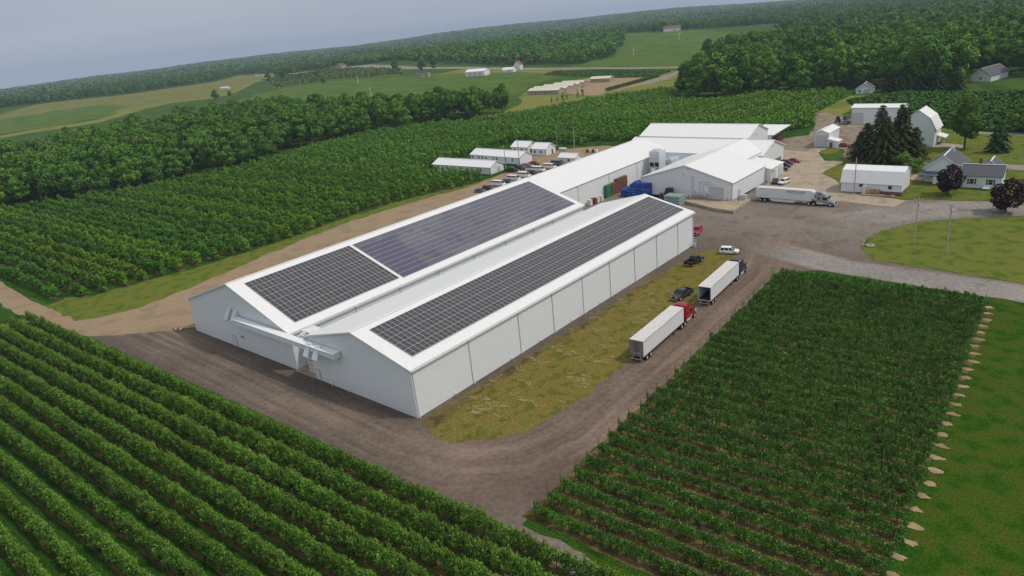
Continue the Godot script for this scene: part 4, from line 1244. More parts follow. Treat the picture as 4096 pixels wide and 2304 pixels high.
func make_poles() -> void:
	pole(-110.5, -153.1, 11.0, "wooden pole beside the longest bunkhouse and the black pickup", 0.0, true)
	pole(-111.7, -163.4, 11.0, "wooden pole in front of the second bunkhouse end")
	pole(-105.9, -195.2, 10.6, "thick wooden pole at the orchard edge behind the dirt yard")
	pole(-122.0, -204.0, 9.0, "thin pole behind the right cabin")
	pole(45.4, -113.7, 11.0, "left wooden pole with crossarm on the roadside lawn", 2.0)
	pole(52.4, -110.4, 11.0, "right wooden pole with transformer on the roadside lawn", 1.2, true)
	pole(-37.8, -306.0, 8.6, "wooden pole at the corner of the orchard near the tractor")
	pole(21.6, -153.4, 10.6, "pole standing in front of the gambrel shed roof")
	pole(-189.3, -376.0, 9.0, "pole at the edge of the grass slope above the orchard")
	pole(-116.4, -303.9, 9.0, "left of two pale poles inside the far orchard")
	pole(-112.0, -309.0, 8.0, "right of two pale poles inside the far orchard", 0.0, true)
	pole(-76.0, -222.0, 9.5, "pole right behind the left end of the back hall")
	pole(-330.9, -533.9, 9.0, "pole behind the tan sheds beside the strip of crop")

# ---------------------------------------------------------------- vehicles (front towards local -z)
func wheel(o: Node3D, x: float, y: float, z: float, r: float, w: float) -> void:
	var s := signf(x)
	var mb := MB.new()
	mb.cyl(Vector3(x - s * w / 2, y, z), Vector3(x + s * w / 2, y, z), r, r, 14)
	var t := part("wheel", mb, M.tyre, o)
	mb = MB.new()
	mb.cyl(Vector3(x + s * (w / 2 - 0.02), y, z), Vector3(x + s * (w / 2 + 0.015), y, z), r * 0.64, r * 0.6, 10)
	part("rim", mb, M.rim, t)

# skin of the body: sections [z, bottom, top, half width at bottom, at waist, at top]
func hull(mb: MB, secs: Array) -> void:
	var rows := []
	for s in secs:
		var z: float = s[0]
		var b: float = s[1]
		var t: float = s[2]
		var h := t - b
		var e := minf(0.09, h * 0.25)
		var r := []
		for q in [[s[3] - e, b], [s[3], b + e], [s[4], b + h * 0.62], [s[5], t - e * 0.7], [s[5] - e, t]]: r.append(Vector3(q[0], q[1], z))
		for k in range(4, -1, -1): r.append(Vector3(-r[k].x, r[k].y, z))
		r.reverse()
		rows.append(r)
	mb.loft(rows)

func car(label: String, kind: String, paint: String, x: float, z: float, turn: float, group := "") -> Node3D:
	var o := thing({"pickup": "pickup_truck", "van": "passenger_van", "suv": "sport_utility_car", "sedan": "sedan_car"}[kind], label, {"pickup": "pickup", "van": "van", "suv": "car", "sedan": "car"}[kind], on(x, z, 0.045), turn, group)
	var p: Material = M[paint]
	var body := MB.new()
	var glass := MB.new()
	var roof := MB.new()
	var cab := []   # z base front, z top front, z top rear, z base rear, belt, roof, half widths
	var l := 4.5
	var wb := 1.35
	var r := 0.34
	if kind == "suv":
		hull(body, [[-2.25, 0.38, 0.74, 0.7, 0.76, 0.68], [-2.1, 0.26, 0.92, 0.84, 0.88, 0.76], [-1.2, 0.24, 1.04, 0.9, 0.92, 0.84], [1.9, 0.24, 1.06, 0.9, 0.92, 0.86], [2.2, 0.36, 1.02, 0.82, 0.86, 0.8]])
		cab = [-1.25, -0.5, 1.75, 2.1, 1.02, 1.66, 0.85, 0.66]
	elif kind == "sedan":
		hull(body, [[-2.4, 0.36, 0.66, 0.68, 0.74, 0.66], [-2.2, 0.24, 0.80, 0.84, 0.88, 0.74], [-1.1, 0.22, 0.93, 0.89, 0.91, 0.82], [1.5, 0.22, 0.98, 0.89, 0.91, 0.82], [2.2, 0.26, 0.92, 0.84, 0.86, 0.74], [2.4, 0.4, 0.86, 0.72, 0.76, 0.68]])
		cab = [-1.1, -0.3, 0.95, 1.75, 0.92, 1.43, 0.82, 0.6]
		wb = 1.4
	elif kind == "van":
		l = 5.8
		hull(body, [[-2.9, 0.4, 0.86, 0.74, 0.8, 0.7], [-2.75, 0.3, 1.0, 0.92, 0.96, 0.84], [-1.9, 0.28, 1.2, 0.98, 1.0, 0.92], [2.75, 0.28, 1.3, 0.98, 1.0, 0.94], [2.9, 0.4, 1.26, 0.92, 0.94, 0.9]])
		cab = [-2.1, -1.35, 2.75, 2.86, 1.2, 2.1, 0.94, 0.8]
		wb = 1.8
	else:
		l = 5.8
		hull(body, [[-2.9, 0.48, 0.9, 0.76, 0.84, 0.76], [-2.75, 0.36, 1.06, 0.92, 0.97, 0.86], [-1.45, 0.34, 1.16, 0.97, 1.0, 0.92], [0.72, 0.34, 1.18, 0.97, 1.0, 0.94]])
		# cargo bed: two sides, tailgate, floor
		for s in [-1, 1]: body.box(Vector3(s * 0.92, 0.79, 1.8), Vector3(0.14, 0.82, 2.2))
		body.box(Vector3(0, 0.8, 2.86), Vector3(1.7, 0.78, 0.1))
		cab = [-1.45, -0.75, 0.5, 0.72, 1.15, 1.86, 0.92, 0.72]
		wb = 1.85
		r = 0.4
		var bed := MB.new()
		bed.box(Vector3(0, 0.62, 1.78), Vector3(1.7, 0.1, 2.1))
		part("cargo_bed", bed, M.chassis, o)
	part("body", body, p, o)
	var zb0: float = cab[0]; var zt0: float = cab[1]; var zt1: float = cab[2]; var zb1: float = cab[3]
	var yb: float = cab[4]; var yt: float = cab[5]; var w0: float = cab[6]; var w1: float = cab[7]
	var ring0 := [Vector3(-w0, yb, zb0), Vector3(w0, yb, zb0), Vector3(w0, yb, zb1), Vector3(-w0, yb, zb1)]
	var ring1 := [Vector3(-w1, yt, zt0), Vector3(w1, yt, zt0), Vector3(w1, yt, zt1), Vector3(-w1, yt, zt1)]
	for k in 4: glass.quad(ring0[(k + 1) % 4], ring0[k], ring1[k], ring1[(k + 1) % 4])
	part("windows", glass, M.dark_glass, o)
	roof.prism(PackedVector2Array([V(-w1 - 0.03, 0), V(w1 + 0.03, 0), V(w1 - 0.08, 0.07), V(-w1 + 0.08, 0.07)]), Transform3D(Basis.IDENTITY, Vector3(0, yt - 0.02, zt0 - 0.04)), zt1 - zt0 + 0.08)
	for k in 4: roof.bar(ring0[k], ring1[k], 0.09)
	var mids := 3 if kind == "van" else (2 if kind == "suv" else 1)
	for q in mids:
		var t := (q + 1.0) / (mids + 1.0)
		for s in [-1, 1]: roof.bar(Vector3(s * w0, yb, lerpf(zb0, zb1, t)), Vector3(s * w1, yt, lerpf(zt0, zt1, t)), 0.09)
	if kind == "van":
		for s in [-1, 1]: roof.box(Vector3(s * 0.885, 1.36, 0.4), Vector3(0.14, 0.3, 4.6))
	part("roof", roof, p, o)
	for s in [-1, 1]:
		for zz in [-wb, wb]: wheel(o, s * (0.86 if kind != "van" else 0.9), r, zz, r, 0.22)
		var hl := MB.new()
		hl.box(Vector3(s * 0.6, 0.72 + (0.16 if l > 5 else 0.0), -l / 2 + (0.08 if kind == "sedan" else 0.06)), Vector3(0.32, 0.16, 0.14))
		part("headlight", hl, M.headlamp, o)
		var tl := MB.new()
		tl.box(Vector3(s * 0.74, 0.9, l / 2 - 0.02), Vector3(0.18, 0.24, 0.1))
		part("taillight", tl, M.taillamp, o)
		var mr := MB.new()
		mr.box(Vector3(s * (w0 + 0.18), yb + 0.12, zb0 + 0.35), Vector3(0.2, 0.16, 0.1))
		part("mirror", mr, p, o)
	var bp := MB.new()
	bp.box(Vector3(0, 0.42, -l / 2 + 0.02), Vector3(1.5, 0.14, 0.16))
	bp.box(Vector3(0, 0.44, l / 2 - 0.02), Vector3(1.5, 0.14, 0.16))
	part("bumper", bp, M.chassis if kind != "pickup" else M.rim, o)
	if kind == "pickup" or kind == "van":
		var gr := MB.new()
		gr.box(Vector3(0, 0.78, -l / 2 + 0.02), Vector3(0.9, 0.24, 0.06))
		part("grille", gr, M.chassis, o)
	return o

# long-haul truck: trailer box 16.15 m, cab ahead of it; origin under the trailer's rear end, front towards -z
func semi(label: String, paint: String, x: float, z: float, turn: float, opened: bool, skirt: bool, lettering: String) -> void:
	var o := thing("semi_truck", label, "semi truck", Vector3(x, H(x, z) + 0.045, z), turn)
	var tr := MB.new()
	var L := 16.15
	for s in [-1, 1]:
		tr.box(Vector3(s * 1.275, 2.63, -L / 2), Vector3(0.05, 2.8, L))
		for k in 27: tr.box(Vector3(s * 1.303, 2.63, -0.4 - k * 0.59), Vector3(0.012, 2.66, 0.05))
	tr.box(Vector3(0, 1.2, -L / 2), Vector3(2.5, 0.14, L))
	tr.box(Vector3(0, 2.63, -L + 0.03), Vector3(2.5, 2.8, 0.06))
	var trailer := part("trailer", tr, M.trailer_white, o)
	var mb := MB.new()
	mb.box(Vector3(0, 4.06, -L / 2), Vector3(2.6, 0.06, L))
	part("roof", mb, M.trailer_roof, trailer)
	for s in [-1, 1]:
		mb = MB.new()
		mb.box(Vector3(s * 1.3, 3.98, -L / 2), Vector3(0.05, 0.12, L))
		mb.box(Vector3(s * 1.3, 1.22, -L / 2), Vector3(0.05, 0.16, L))
		part("rail", mb, M.aluminium, trailer)
	mb = MB.new()
	for s in [-1, 1]: mb.box(Vector3(s * 1.27, 2.63, 0.03), Vector3(0.09, 2.86, 0.08))
	mb.box(Vector3(0, 4.02, 0.03), Vector3(2.6, 0.1, 0.08))
	mb.box(Vector3(0, 1.18, 0.03), Vector3(2.6, 0.2, 0.08))
	part("rear_frame", mb, M.aluminium if opened else M.door_grey, trailer)
	if opened:
		mb = MB.new()
		mb.box(Vector3(0, 1.29, -L / 2), Vector3(2.46, 0.03, L - 0.2))
		part("floor", mb, M.chassis, trailer)
		for s in [-1, 1]:
			mb = MB.new()
			mb.box(Vector3(s * 1.35, 2.63, -0.62), Vector3(0.05, 2.7, 1.24))
			part("rear_door", mb, M.trailer_white, trailer)
	else:
		for s in [-1, 1]:
			mb = MB.new()
			mb.box(Vector3(s * 0.61, 2.63, 0.03), Vector3(1.2, 2.68, 0.06))
			var dd := part("rear_door", mb, M.door_grey if lettering == "" else M.trailer_white, trailer)
			mb = MB.new()
			for k in [0.12, 0.42]: mb.cyl(Vector3(s * k, 1.3, 0.09), Vector3(s * k, 3.9, 0.09), 0.02, 0.02, 6)
			part("lock_rod", mb, M.chassis, dd)
			mb = MB.new()
			for k in [1.75, 2.25, 2.75]: mb.box(Vector3(s * 0.95, k, 0.075), Vector3(0.5, 0.05, 0.03))
			part("hinge", mb, M.aluminium, dd)
			mb = MB.new()
			mb.cyl(Vector3(s * 0.36, 1.7, 0.06), Vector3(s * 0.36, 1.7, 0.08), 0.24, 0.24, 12)
			part("door_badge", mb, M.aluminium, dd)
	mb = MB.new()
	mb.box(Vector3(0, 0.55, 0.0), Vector3(2.3, 0.1, 0.1))
	for s in [-1, 1]: mb.box(Vector3(s * 0.7, 0.85, 0.0), Vector3(0.1, 0.55, 0.1))
	part("bumper_guard", mb, M.rim, trailer)
	for s in [-1, 1]:
		mb = MB.new()
		mb.box(Vector3(s * 1.0, 1.02, 0.08), Vector3(0.4, 0.12, 0.04))
		part("taillight", mb, M.taillamp, trailer)
		for zz in [-1.4, -2.75]:
			wheel(trailer, s * 1.0, 0.51, zz, 0.51, 0.56)
		mb = MB.new()
		mb.box(Vector3(s * 0.9, 0.62, -12.6), Vector3(0.12, 1.0, 0.14))
		mb.box(Vector3(s * 0.9, 0.06, -12.6), Vector3(0.3, 0.08, 0.3))
		part("landing_leg", mb, M.chassis, trailer)
		if skirt:
			mb = MB.new()
			mb.prism(PackedVector2Array([V(-4.6, 1.05), V(-4.7, 0.5), V(-5.3, 0.32), V(-11.0, 0.32), V(-11.6, 0.6), V(-11.8, 1.05)]), Transform3D(Basis(Vector3(0, 0, 1), Vector3.UP, Vector3(-1, 0, 0)), Vector3(s * 1.24, 0, 0)), 0.05)
			part("side_skirt", mb, M.trailer_white, trailer)
	mb = MB.new()
	mb.box(Vector3(0, 0.98, -2.1), Vector3(1.0, 0.3, 3.6))
	mb.box(Vector3(0, 0.5, -2.1), Vector3(1.9, 0.14, 1.6))
	part("axle_frame", mb, M.chassis, trailer)
	if lettering:
		var font := SystemFont.new()
		font.font_names = PackedStringArray(["Droid Serif"])
		var tm := TextMesh.new()
		tm.text = lettering
		tm.font = font
		tm.font_size = 64
		tm.pixel_size = 0.0135
		tm.depth = 0.02
		var q := part("lettering", tm, M.lettering, trailer, Transform3D(Basis(Vector3.UP, PI / 2), Vector3(1.318, 3.42, -L + 4.4)))
		mb = MB.new()
		for k in 9: mb.box(Vector3(1.318, 2.92, -L + 2.6 + k * 0.4), Vector3(0.006, 0.09, 0.3))
		for k in 6: mb.box(Vector3(1.318, 2.72, -L + 3.1 + k * 0.4), Vector3(0.006, 0.05, 0.34))
		for k in 7: mb.box(Vector3(1.318, 2.3, -1.8 - k * 0.34), Vector3(0.006, 0.05, 0.28))
		for k in 9: mb.box(Vector3(1.318, 1.9, -1.6 - k * 0.34), Vector3(0.006, 0.05, 0.28))
		part("small_print", mb, M.grey_trim, trailer)
		mb = MB.new()
		mb.box(Vector3(0.2, 2.9, -L - 0.35), Vector3(1.9, 1.9, 0.6))
		part("cooling_unit", mb, M.trailer_white, trailer)
	# tractor
	var p: Material = M[paint]
	var f := -L + 1.2      # tractor's rear end lies under the trailer nose
	mb = MB.new()
	mb.box(Vector3(0, 0.85, f - 3.6), Vector3(0.9, 0.3, 7.6))
	var ta := part("tractor", mb, M.chassis, o)
	mb = MB.new()
	var z0 := f - 2.4      # back of the sleeper
	hull(mb, [[z0, 0.75, 3.85, 1.18, 1.2, 1.05], [z0 - 0.3, 0.7, 4.0, 1.2, 1.22, 1.1], [z0 - 1.5, 0.7, 3.95, 1.2, 1.22, 1.08], [z0 - 2.4, 0.7, 3.45, 1.2, 1.22, 0.98], [z0 - 3.0, 0.7, 2.75, 1.18, 1.2, 0.86]])
	hull(mb, [[z0 - 3.0, 0.6, 2.05, 1.1, 1.12, 0.86], [z0 - 3.9, 0.55, 1.9, 1.08, 1.08, 0.76], [z0 - 4.8, 0.5, 1.66, 1.04, 1.02, 0.64], [z0 - 5.1, 0.45, 1.36, 0.95, 0.9, 0.52]])
	part("cab", mb, p, ta)
	mb = MB.new()
	mb.quad(Vector3(-0.98, 2.06, z0 - 3.16), Vector3(0.98, 2.06, z0 - 3.16), Vector3(0.86, 2.82, z0 - 2.86), Vector3(-0.86, 2.82, z0 - 2.86))
	mb.quad(Vector3(0.98, 2.06, z0 - 3.16), Vector3(-0.98, 2.06, z0 - 3.16), Vector3(-0.86, 2.82, z0 - 2.86), Vector3(0.86, 2.82, z0 - 2.86))
	part("windscreen", mb, M.dark_glass, ta)
	for s in [-1, 1]:
		mb = MB.new()
		mb.box(Vector3(s * 1.19, 2.2, z0 - 2.35), Vector3(0.1, 0.75, 0.95))
		part("side_window", mb, M.dark_glass, ta)
		mb = MB.new()
		mb.box(Vector3(s * 1.19, 2.2, z0 - 0.8), Vector3(0.1, 0.6, 0.45))
		mb.box(Vector3(s * 1.12, 3.3, z0 - 0.9), Vector3(0.12, 0.3, 0.6), Basis(Vector3.RIGHT, 0.4))
		part("sleeper_window", mb, M.dark_glass, ta)
		mb = MB.new()
		mb.box(Vector3(s * 1.45, 2.25, z0 - 3.0), Vector3(0.14, 0.8, 0.2))
		mb.bar(Vector3(s * 1.15, 2.5, z0 - 2.8), Vector3(s * 1.45, 2.5, z0 - 3.0), 0.05)
		part("mirror", mb, M.chassis, ta)
		mb = MB.new()
		mb.cyl(Vector3(s * 1.02, 0.72, z0 - 0.3), Vector3(s * 1.02, 0.72, z0 - 2.0), 0.3, 0.3, 10)
		part("fuel_tank", mb, M.rim, ta)
		mb = MB.new()
		mb.box(Vector3(s * 0.86, 1.12, z0 - 4.95), Vector3(0.34, 0.3, 0.3))
		part("headlight", mb, M.headlamp, ta)
		mb = MB.new()
		mb.box(Vector3(s * 1.16, 1.25, z0 - 2.3), Vector3(0.16, 0.08, 0.8))
		mb.box(Vector3(s * 1.17, 0.8, z0 - 2.4), Vector3(0.16, 0.08, 0.8))
		part("step", mb, M.rim, ta)
		for zz in [f - 0.5, f - 1.85]: wheel(ta, s * 1.0, 0.51, zz, 0.51, 0.56)
		wheel(ta, s * 1.04, 0.51, z0 - 4.0, 0.51, 0.32)
	mb = MB.new()
	mb.box(Vector3(0, 0.95, z0 - 5.08), Vector3(1.0, 0.8, 0.08))
	part("grille", mb, M.chassis, ta)
	mb = MB.new()
	mb.box(Vector3(0, 0.42, z0 - 5.1), Vector3(2.1, 0.3, 0.2))
	part("bumper", mb, M.rim if paint != "red_paint" else p, ta)
	mb = MB.new()
	mb.box(Vector3(0, 2.6, z0 + 0.06), Vector3(2.1, 2.6, 0.1))
	part("rear_panel", mb, p, ta)
	mb = MB.new()
	for s in [-1, 1]: mb.bar(Vector3(s * 0.8, 1.2, z0 + 0.3), Vector3(s * 0.8, 1.9, -L + 0.02), 0.06)
	part("air_line", mb, M.chassis, ta)

func make_vehicles() -> void:
	semi("red semi truck with a closed white trailer at the edge of the mown strip", "red_paint", 20.0, -32.9, 0.045, false, false, "")
	semi("dark blue semi truck with an open empty white trailer behind the red one", "navy_paint", 19.35, -60.3, 0.065, true, false, "")
	semi("silver semi truck backed to the dock, white trailer lettered WITTE BROS", "silver_paint", -2.0, -141.2, -PI / 2 - 0.03, false, true, "WITTE BROS")
	car("dark grey pickup facing the camera on the mown strip, beside the open trailer", "pickup", "charcoal_paint", 13.3, -62.6, PI - 0.12)
	car("black pickup on the mown strip close to the store wall", "pickup", "black_paint", 6.3, -82.6, -0.12)
	car("white crossover car parked at the far end of the mown strip", "suv", "white_paint", 10.6, -92.2, -1.30)
	car("bright red pickup half hidden behind the far corner of the store", "pickup", "magenta_paint", -3.6, -104.6, PI + 0.25)
	var g := "cars in a row behind the long hall"
	car("dark grey sedan at the near end of the row of cars on the tan road", "sedan", "pewter_paint", -98.0, -123.4, -1.5, g)
	car("maroon minivan second in the row of cars on the tan road", "suv", "maroon_paint", -97.6, -127.4, -1.5, g)
	car("white passenger van nearest the maroon minivan", "van", "white_paint", -97.6, -133.6, -1.5, g)
	car("grey wagon between the first two white vans", "suv", "pewter_paint", -97.0, -138.0, -1.5, g)
	car("white passenger van just past the grey wagon", "van", "white_paint", -97.4, -142.4, -1.5, g)
	car("white passenger van next to the black car in the row", "van", "white_paint", -96.6, -147.6, -1.5, g)
	car("black car in the middle of the row of vans", "suv", "black_paint", -96.4, -152.0, -1.5, g)
	car("white passenger van just past the black car", "van", "white_paint", -96.0, -156.2, -1.5, g)
	car("white passenger van second from the far end of the row", "van", "white_paint", -93.9, -160.8, -1.5, g)
	car("grey van at the far end of the row of vans", "van", "pewter_paint", -93.8, -166.0, -1.5, g)
	g = "cars in front of the bunkhouses"
	car("black pickup parked beside the bunkhouse pole", "pickup", "black_paint", -107.6, -153.6, -1.35, g)
	car("dark blue pickup next to the black one by the bunkhouse", "pickup", "blue_paint", -107.0, -157.2, -1.35, g)
	car("silver sedan beside the dark blue pickup", "sedan", "silver_paint", -105.6, -161.4, -1.35, g)
	car("red sedan behind the silver one by the bunkhouse", "sedan", "post_red", -105.2, -165.0, -1.35, g)
	g = "cars by the office windows"
	car("black pickup nearest the camera by the office wing", "pickup", "black_paint", -7.9, -174.8, -1.5, g)
	car("black sport utility car second from the front by the office wing", "suv", "black_paint", -8.0, -179.4, -1.5, g)
	car("dark maroon car third in the row by the office wing", "suv", "maroon_paint", -8.6, -183.6, -1.5, g)
	car("bright red sedan last in the row by the office wing", "sedan", "red_paint", -7.6, -187.4, -1.5, g)
	car("dark brown sedan beside the white wagon above the dock", "sedan", "barrel_brown", -3.6, -159.8, 0.25)
	car("white wagon parked above the silver truck trailer", "suv", "white_paint", -0.7, -159.4, 2.9)
	car("silver sedan beside the green tractor", "sedan", "silver_paint", -13.6, -269.6, -0.2)
	car("grey car behind the silver sedan near the machine shed", "suv", "pewter_paint", -16.6, -281.5, -0.2)
	car("red car parked against the small lean-to", "sedan", "post_red", 0.2, -217.6, -1.3)
	# tractor
	var t := thing("farm_tractor", "green farm tractor on the gravel near the machine shed", "tractor", on(-17.9, -272.0, 0.05), 0.4)
	var mb := MB.new()
	hull(mb, [[-2.0, 0.8, 1.35, 0.3, 0.34, 0.28], [-0.2, 0.75, 1.6, 0.36, 0.4, 0.34], [1.2, 0.7, 1.3, 0.5, 0.55, 0.45]])
	part("body", mb, M.tractor_green, t)
	mb = MB.new()
	mb.box(Vector3(0, 2.05, 0.6), Vector3(1.35, 1.25, 1.3))
	part("cab", mb, M.dark_glass, t)
	mb = MB.new()
	mb.box(Vector3(0, 2.75, 0.6), Vector3(1.5, 0.16, 1.5))
	part("roof", mb, M.tractor_green, t)
	for s in [-1, 1]:
		wheel(t, s * 0.85, 0.8, 0.9, 0.8, 0.45)
		wheel(t, s * 0.7, 0.5, -1.5, 0.5, 0.3)
	mb = MB.new()
	mb.cyl(Vector3(0.3, 1.5, -0.9), Vector3(0.3, 2.5, -0.9), 0.05, 0.05, 6)
	part("exhaust", mb, M.chassis, t)

func make_clutter() -> void:
	# blue bin stack by the packing house
	var n := 0
	for i in 8:
		for k in 5:
			var top := 6 if (k <= 3 and i >= 3) else (5 if i >= 2 else 3)
			if k == 0 and i < 6: top = mini(top, 4)
			for j in top:
				var shown: bool = j >= top - 2 or k == 0 or i == 0 or i == 7 or (k == 1 and j > 2)
				if not shown: continue
				n += 1
				bin_thing("fruit_bin", "blue plastic fruit bin in the big stepped stack beside the packing house", ["bin_blue", "bin_blue_dark", "bin_blue", "bin_blue_light"][rng.randi() % 4], Vector3(-43.6 + i * 1.3 + rng.randf_range(-0.1, 0.1), 0.05 + j * 0.8, -133.6 - k * 1.3 + rng.randf_range(-0.1, 0.1)), rng.randf_range(-0.03, 0.03), "blue bins in the big stack")
	for i in 2:
		for j in 5: bin_thing("fruit_bin", "green fruit bin in the tall stack against the hall wall", "bin_green", Vector3(-48.1, 0.05 + j * 0.81, -130.6 - i * 1.25), 0.0, "green bins by the hall wall")
	for i in 8:
		for j in (6 if i > 2 else 5): bin_thing("fruit_bin", "brown wooden fruit bin in the row against the hall wall", "bin_brown", Vector3(-48.1, 0.05 + j * 0.8, -133.4 - i * 1.25), 0.0, "brown bins by the hall wall")
	for i in 4:
		for k in 3:
			for j in 4:
				if j < 2 and k > 0 and i < 3: continue
				bin_thing("fruit_bin", "pale mint fruit bin in the square stack at the far end of the store", "bin_mint", Vector3(-24.6 + i * 1.3, 0.05 + j * 0.81, -127.4 - k * 1.3), 0.0, "mint bins in the square stack")
	for q in [[-47.6, -119.9, "bin_white", "first pale bin stack in the short line against the hall wall"], [-47.5, -121.9, "bin_maroon", "maroon bin stack in the short line against the hall wall"], [-47.5, -123.9, "bin_white", "third pale bin stack in the short line against the hall wall"], [-47.4, -126.0, "bin_white", "last pale bin stack in the short line, nearest the green bins"]]:
		for j in 2: bin_thing("fruit_bin", q[3], q[2], Vector3(q[0], 0.05 + j * 0.95, q[1]), 0.0, q[3]).scale = Vector3(1, 1.3, 1)
	# things on the slab by the packing house wall
	for q in [[-29.4, -133.0, "barrel_brown", 2.2, "brown drum stack left of the dark blue tank"], [-28.3, -134.0, "barrel_brown", 2.6, "taller brown drum stack beside the dark blue tank"], [-25.2, -134.0, "wood_orange", 2.4, "orange tank right of the dark blue tank"]]:
		var o := thing("drum_stack", q[4], "drum", Vector3(q[0], 0.04, q[1]))
		for k in 2:
			var mb := MB.new()
			mb.cyl(Vector3(0, k * q[3] / 2 + 0.02, 0), Vector3(0, (k + 1) * q[3] / 2 - 0.05, 0), 0.62, 0.62, 12)
			for y in [0.3, 0.6]: mb.cyl(Vector3(0, (k + y) * q[3] / 2, 0), Vector3(0, (k + y) * q[3] / 2 + 0.06, 0), 0.65, 0.65, 12)
			part("drum", mb, M[q[2]], o)
	var tk := thing("water_tank", "tall dark blue ribbed tank against the packing house gable", "tank", Vector3(-27.0, 0.04, -133.7))
	var tm := MB.new()
	tm.box(Vector3(0, 1.9, 0), Vector3(2.0, 3.8, 1.6))
	part("tank", tm, M.teal_dark, tk)
	for k in 5:
		tm = MB.new()
		tm.box(Vector3(-0.8 + k * 0.4, 1.9, 0.83), Vector3(0.1, 3.7, 0.06))
		part("rib", tm, M.navy_paint, tk)
	var bx := thing("pallet_box", "small dark blue box right of the orange tank", "box", Vector3(-23.6, 0.04, -133.6))
	tm = MB.new()
	tm.box(Vector3(0, 0.8, 0), Vector3(1.5, 1.4, 1.4))
	part("box", tm, M.blue_paint, bx)
	tm = MB.new()
	tm.box(Vector3(0, 0.06, 0), Vector3(1.6, 0.12, 1.5))
	part("pallet", tm, M.post_wood, bx)
	# litter heap on the gravel by the left store corner
	var hp := thing("scrap_heap", "small heap of red and white scraps on the gravel left of the store", "scrap", Vector3(-76.5, 0.04, 1.5))
	for k in 7:
		tm = MB.new()
		tm.box(Vector3(rng.randf_range(-1, 1), 0.15 + 0.1 * rng.randf(), rng.randf_range(-0.8, 0.8)), Vector3(rng.randf_range(0.4, 1.0), rng.randf_range(0.1, 0.35), rng.randf_range(0.15, 0.5)), Basis(Vector3.UP, rng.randf() * 3.0) * Basis(Vector3.RIGHT, rng.randf_range(-0.4, 0.4)))
		part("scrap", tm, [M.bin_white, M.wood_orange, M.post_red, M.bin_white][k % 4], hp)
	# kerb planks behind the dock truck
	for q in [[-2.0, -151.8, 9.0, "long weathered plank at the concrete edge above the silver truck"], [8.6, -150.9, 4.0, "short yellowish plank at the concrete edge above the silver truck"]]:
		var pl := thing("kerb_plank", q[3], "plank", on(q[0] + q[2] / 2, q[1], 0.06))
		for k in 3:
			tm = MB.new()
			tm.box(Vector3((k - 1) * q[2] / 3.0, 0.14, rng.randf_range(-0.04, 0.04)), Vector3(q[2] / 3.0 - 0.03, 0.28, 0.3))
			part("plank", tm, M.wood_orange if q[2] < 5 else M.post_wood, pl)
	var rk := thing("rock_pile", "low pile of pale rocks at the tip of the roadside lawn", "rocks", Vector3(36.9, 0.05, -108.6))
	for k in 9:
		tm = MB.new()
		var rr := rng.randf_range(0.25, 0.6)
		hull(tm, [[-rr, 0.1, rr * 0.4, rr * 0.3, rr * 0.4, rr * 0.2], [0, 0.0, rr * 0.9, rr * 0.8, rr * 0.9, rr * 0.5], [rr, 0.1, rr * 0.5, rr * 0.4, rr * 0.5, rr * 0.25]])
		part("rock", tm, M.concrete, rk, Transform3D(Basis(Vector3.UP, rng.randf() * 6.0), Vector3(rng.randf_range(-1.3, 1.3), 0, rng.randf_range(-0.8, 0.8))))

# ---------------------------------------------------------------- vegetation
# a spray of leaves: n leaf faces in a ball of radius r; `tall` stretches it upwards
func clump(sd: int, n: int, r: float, leaf: float, tall: float, base: Color, vary := 0.3) -> ArrayMesh:
	var g := RandomNumberGenerator.new()
	g.seed = sd
	var mb := MB.new()
	for i in n:
		var d := Vector3(g.randfn(), g.randfn() * 0.9 + 0.15, g.randfn()).normalized()
		var c := d * r * pow(g.randf(), 0.45)
		c.y *= tall
		var k := 1.0 + g.randf_range(-vary, vary)
		mb.col = Color(base.r * k * g.randf_range(0.85, 1.15), base.g * k, base.b * k * g.randf_range(0.8, 1.2))
		leaf_face(mb, g, c, d, leaf * g.randf_range(0.7, 1.3))
	return mb.mesh()

func leaf_face(mb: MB, g: RandomNumberGenerator, c: Vector3, d: Vector3, s: float) -> void:
	var nn := (d + Vector3(g.randfn(), g.randfn() + 0.5, g.randfn()) * 0.55).normalized()
	var t := nn.cross(Vector3(g.randfn(), g.randfn(), g.randfn())).normalized()
	var b := nn.cross(t)
	var sh := (nn * 0.55 + d * 0.45).normalized()
	var p := [c - t * s * 0.62, c - b * s * 0.42 + nn * s * 0.08, c + t * s * 0.62, c + b * s * 0.42 + nn * s * 0.08]
	for q in [[0, 2, 1], [0, 3, 2]]:
		for k in q: mb.vert(p[k], sh)

